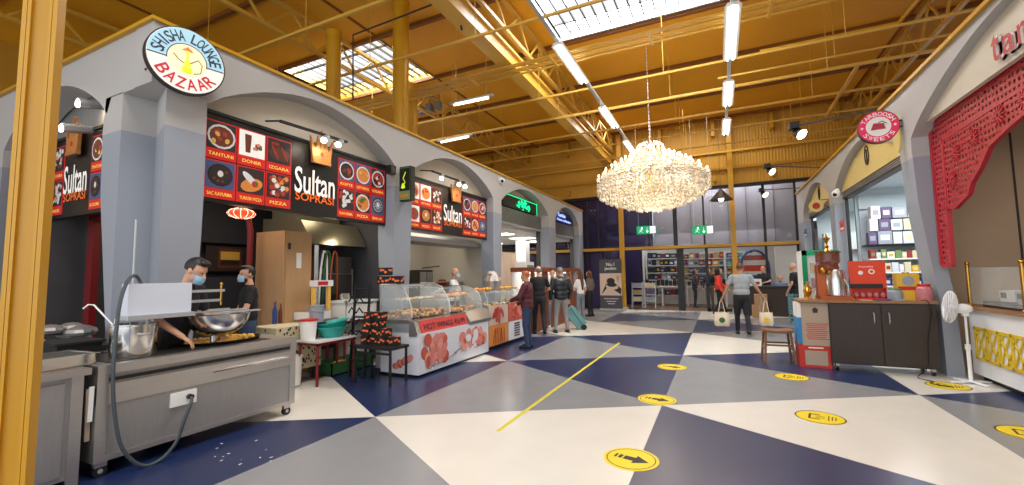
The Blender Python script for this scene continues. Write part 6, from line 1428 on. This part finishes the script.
    # --- hair
    if hair != 'bald':
        h = MB(); n, kk = 22, 14; vs = []; ctr = hp(0, -.016, .03); r = (.084, .104, .104)
        keep = {}
        for i in range(kk+1):
            p = PI*i/kk
            for j in range(n):
                q = 2*PI*j/n; dx, dy, dz_ = math.sin(p)*math.cos(q), math.sin(p)*math.sin(q), -math.cos(p); vs.append(S(ctr+Rh @ V((dx*r[0], dy*r[1], dz_*r[2])))); keep[len(vs)-1] = (dx, dy, dz_)
        fs = []
        for i in range(kk):
            for j in range(n):
                f_ = (i*n+j, i*n+(j+1) % n, (i+1)*n+(j+1) % n, (i+1)*n+j); cx = [sum(keep[v][a] for v in f_)/4 for a in range(3)]
                if hair == 'fringe': ok = cx[1] < .1 and -.55 < cx[2] < .25
                elif hair in ('short', 'bun'): ok = cx[2] > .42 or (cx[1] < .15 and cx[2] > -.5+.5*max(0, cx[1]+.3))
                else: ok = cx[2] > .4 or (cx[1] < .3 and cx[2] > -.9)
                if ok: fs.append(f_)
        h.add(vs, fs)
        if hair == 'short': h.ell(S(hp(0, .035, .105)), (.06*s, .055*s, .028*s), 12, 8, Rh)
        if hair == 'bun': h.ell(S(hp(0, -.08, .1)), .042*s, 12, 8)
        if hair == 'long': h.limb(S(hp(0, -.07, -.0)), S(hp(0, -.13, -.3)), .07*s, .06*s); h.limb(S(hp(0, -.13, -.3)), S(hp(0, -.14, -.5)), .06*s, .03*s); [h.limb(S(hp(k*.07, -.02, 0)), S(hp(k*.06, -.06, -.2)), .03*s, .03*s) for k in (-1, 1)]
        if hair == 'mid': h.limb(S(hp(0, -.07, .0)), S(hp(0, -.08, -.16)), .075*s, .06*s); [h.limb(S(hp(k*.075, -.0, 0)), S(hp(k*.07, -.03, -.16)), .028*s, .03*s) for k in (-1, 1)]
        h.build('hair', hcol, t)
    for k in (-1, 1): MB().ell(S(hp(k*.03, .083, .008)), (.011*s, .006*s, .006*s), 8, 6, Rh).build('eye', 'shoe_black', t)
    if beard: m = MB(); m.ell(S(hp(0, .04, -.075)), (.062*s, .062*s, .05*s), 14, 8, Rh); m.build('beard', 'hair_black', t)
    if mask:
        m = MB(); vs = []
        for i in range(7):
            for j in range(6): a = -1.15+2.3*i/6; zz_ = -.105+.085*j/5; rr = .079+.012*math.sin(PI*j/5); vs.append(S(hp(math.sin(a)*(rr-.012), .026+math.cos(a)*rr, zz_)))
        m.add(vs, [(i*6+j, (i+1)*6+j, (i+1)*6+j+1, i*6+j+1) for i in range(6) for j in range(5)])
        for k in (-1, 1): m.tube([S(hp(k*.065, .05, -.03)), S(hp(k*.085, -.01, -.0))], .002*s, 4)
        m.build('face_mask', 'mask_blue', t)
    if not mask: MB().ell(S(hp(0, .087, -.066)), (.024*s, .006*s, .005*s), 10, 6, Rh).build('mouth', 'food_pink', t)
    return t
# --- staff
person('young cook in a dark T-shirt and blue face mask bending over the steel counter', (-5.02, 2.45, 0), -68, 1.8, 'shirt_navy', 'trouser_black', mask=True, hair='short', lean=.3, hpit=20, hyaw=8, L=((-.27, .14, 1.13), (-.2, .34, .97)), R=((.28, .12, 1.13), (.2, .3, .97)), vox=.009)
person('bearded cook in black T-shirt with a blue mask under his chin, standing behind the counters', (-5.98, 3.86, 0), 158, 1.72, 'shirt_black', 'jeans', mask=True, beard=True, hair='short', skin='skin', hyaw=15, L=((-.27, .08, 1.16), (-.2, .3, .98)), R=((.27, .06, 1.13), (.2, .26, .95)))
person('bald man in a white T-shirt working behind the pastry case', (-5.5, 8.35, 0), -70, 1.72, 'shirt_white', 'trouser_black', hair='bald', hyaw=-10, mask=True, L=((-.26, .1, 1.15), (-.12, .35, 1.05)), R=((.26, .12, 1.15), (.14, .38, 1.1)))
# --- customers at the left
person('red-haired older man in a maroon jacket and jeans facing the food case', (-3.7, 8.42, 0), 98, 1.62, 'jacket_maroon', 'jeans', sleeve='long', jacket=True, hair='short', hcol='hair_ginger', build=1.08, L=((-.27, .1, 1.16), (-.14, .34, 1.08)), R=((.27, .06, 1.14), (.17, .28, .98)), hpit=8)
person('bald man in a black short-sleeved shirt behind the maroon jacket', (-4.2, 10.35, 0), 30, 1.76, 'shirt_black', 'trouser_black', hair='fringe', hcol='hair_grey', legs='step', R=((.27, .04, 1.15), (.3, .26, 1.12)))
person('young woman in a pale top and grey jeans between the two dark-clad men', (-4.35, 11.75, 0), -160, 1.7, 'shirt_white', 'jeans_grey', female=True, hair='bun', hcol='hair_brown', shoe='shoe_white', L=((-.2, .1, 1.15), (-.08, .22, 1.3)), build=.88)
person('grey-haired man in a black leather jacket and pale grey trousers', (-3.82, 10.95, 0), 35, 1.72, 'leather', 'trouser_grey', sleeve='long', jacket=True, hair='short', hcol='hair_grey', build=1.12, legs='wide')
person('young woman with very long brown hair, white T-shirt and grey jeans', (-3.95, 13.2, 0), 60, 1.64, 'shirt_white', 'jeans_grey', female=True, hair='long', hcol='hair_brown', shoe='shoe_white', build=.86, L=((-.2, .1, 1.15), (-.14, .34, 1.12)))
person('woman with dark hair in brown top and dark trousers beside the roll-up banner', (-4.25, 15.4, 0), 75, 1.66, 'top_brown', 'trouser_black', female=True, hair='mid', hcol='hair_brown', build=.9, sleeve='long')
# --- customers at the right
g = person('heavy man in a grey patterned T-shirt and black trousers walking away with two shopping bags', (.5, 12.0, 0), 4, 1.76, 'shirt_grey', 'trouser_black', hair='short', hcol='hair_brown', skin='skin_dark', build=1.16, legs='step', L=((-.31, -.02, 1.15), (-.42, .02, .9)), R=((.32, -.02, 1.15), (.46, .02, .92)), curl=1.1)
def tote(loc, w, h, lab, logo=None, rz=0):
    t = thing('tote_bag', lab, 'bag', loc, rz); m = MB(); n = 10; vs = []
    for k, (z, a, b) in enumerate(((0, .85, .5), (.06, 1, .9), (h*.5, 1, 1), (h, .9, .4))):
        for i in range(16): q = 2*PI*i/16; vs.append((w/2*a*math.copysign(abs(math.cos(q))**.6, math.cos(q)), .09*b*math.copysign(abs(math.sin(q))**.8, math.sin(q)), z+.01*math.sin(i*2.1)))
    m.add(vs, [(k*16+i, k*16+(i+1) % 16, (k+1)*16+(i+1) % 16, (k+1)*16+i) for k in range(3) for i in range(16)]+[tuple(range(15, -1, -1))]); m.build('bag_body', 'tote', t)
    for y in (-.03, .03): MB().tube([(-w*.2, y, h), (-w*.1, y, h+.22), (0, y*.3, h+.34), (w*.1, y, h+.22), (w*.2, y, h)], .009, 6).build('handle', 'tote', t)
    if logo: MB(logo).disc((0, -.093, h*.45), h*.2, 'y', 16).build('printed_logo', None, t)
    return t
tote((.04, 12.0, .2), .36, .34, 'cream cotton tote bag with a round green logo, held by the man in grey', 'crate_green')
tote((1.0, 12.02, .24), .3, .32, 'cream cotton tote bag with a yellow patch, held by the man in grey', 'tin_yellow')
person('woman with long black hair in an orange-red top walking before the far doors', (-.0, 16.4, 0), -85, 1.7, 'top_orange', 'trouser_black', female=True, hair='mid', hcol='hair_black', sleeve='long', shoe='food_pink' if 0 else 'shoe_white', legs='step', L=((-.2, .1, 1.15), (-.12, .3, 1.0)))
person('blonde person in dark clothes behind the glass door', (-.35, 20.3, 0), 170, 1.68, 'shirt_navy', 'top_brown', female=True, hair='mid', hcol='hair_blond', sleeve='long')
person('person in black behind the glass, left of the blonde person', (-.95, 20.6, 0), -90, 1.68, 'shirt_black', 'trouser_black', hair='mid', sleeve='long', female=True)
person('bald man in a dark T-shirt standing behind the service desk', (1.5, 18.1, 0), 160, 1.74, 'shirt_navy', 'trouser_black', hair='bald', L=((-.24, .1, 1.2), (-.1, .3, 1.15)), R=((.24, .1, 1.2), (.1, .3, 1.15)))
person('man in a blue checked shirt seated behind the service desk', (2.0, 18.05, .1), 180, 1.72, 'shirt_check', 'jeans', hair='fringe', hcol='hair_grey', seated=True, legs='sit')
t = thing('office_chair', 'dark chair under the seated man in the checked shirt', 'chair', (2.0, 18.1, 0)); MB().box((-.22, -.22, .46), (.22, .22, .52)).build('seat', 'black', t); MB().box((-.2, .2, .52), (.2, .25, .95)).build('backrest', 'black', t)
for x in (-.2, .2):
    for y in (-.2, .2): MB().box((x-.015, y-.015, 0), (x+.015, y+.015, .46)).build('leg', 'steel_dark', t)
person('bald man in a black T-shirt standing at the right end of the service desk', (2.15, 15.9, 0), 60, 1.78, 'shirt_black', 'trouser_black', hair='bald', build=1.1)
# shopping trolley bag
t = thing('shopping_trolley', 'pale teal wheeled shopping trolley leaning beside the man in the leather jacket', 'trolley', (-3.5, 11.75, 0), .5)
d = Vector((-.42, 0, .55)).normalized()
m = MB(); m.bar((0, 0, .1), tuple(Vector((0, 0, .1))+d*.6), .3, .22, up=(0, 1, 0)); m.build('bag', 'teal_cart', t)
for y in (-.14, .14):
    MB().tube([(.03, y, .07), tuple(Vector((.06, y, .1))+d*.6), tuple(Vector((.05, y, .1))+d*.95)], .01, 6).build('frame_rail', 'steel_dark', t); MB().cone((.03, y*1.15-.015, .075), (.03, y*1.15+.015, .075), .075, n=16).build('wheel', 'black', t)
MB().bar(tuple(Vector((.05, -.14, .1))+d*.95), tuple(Vector((.05, .14, .1))+d*.95), .025).build('handle', 'black', t)
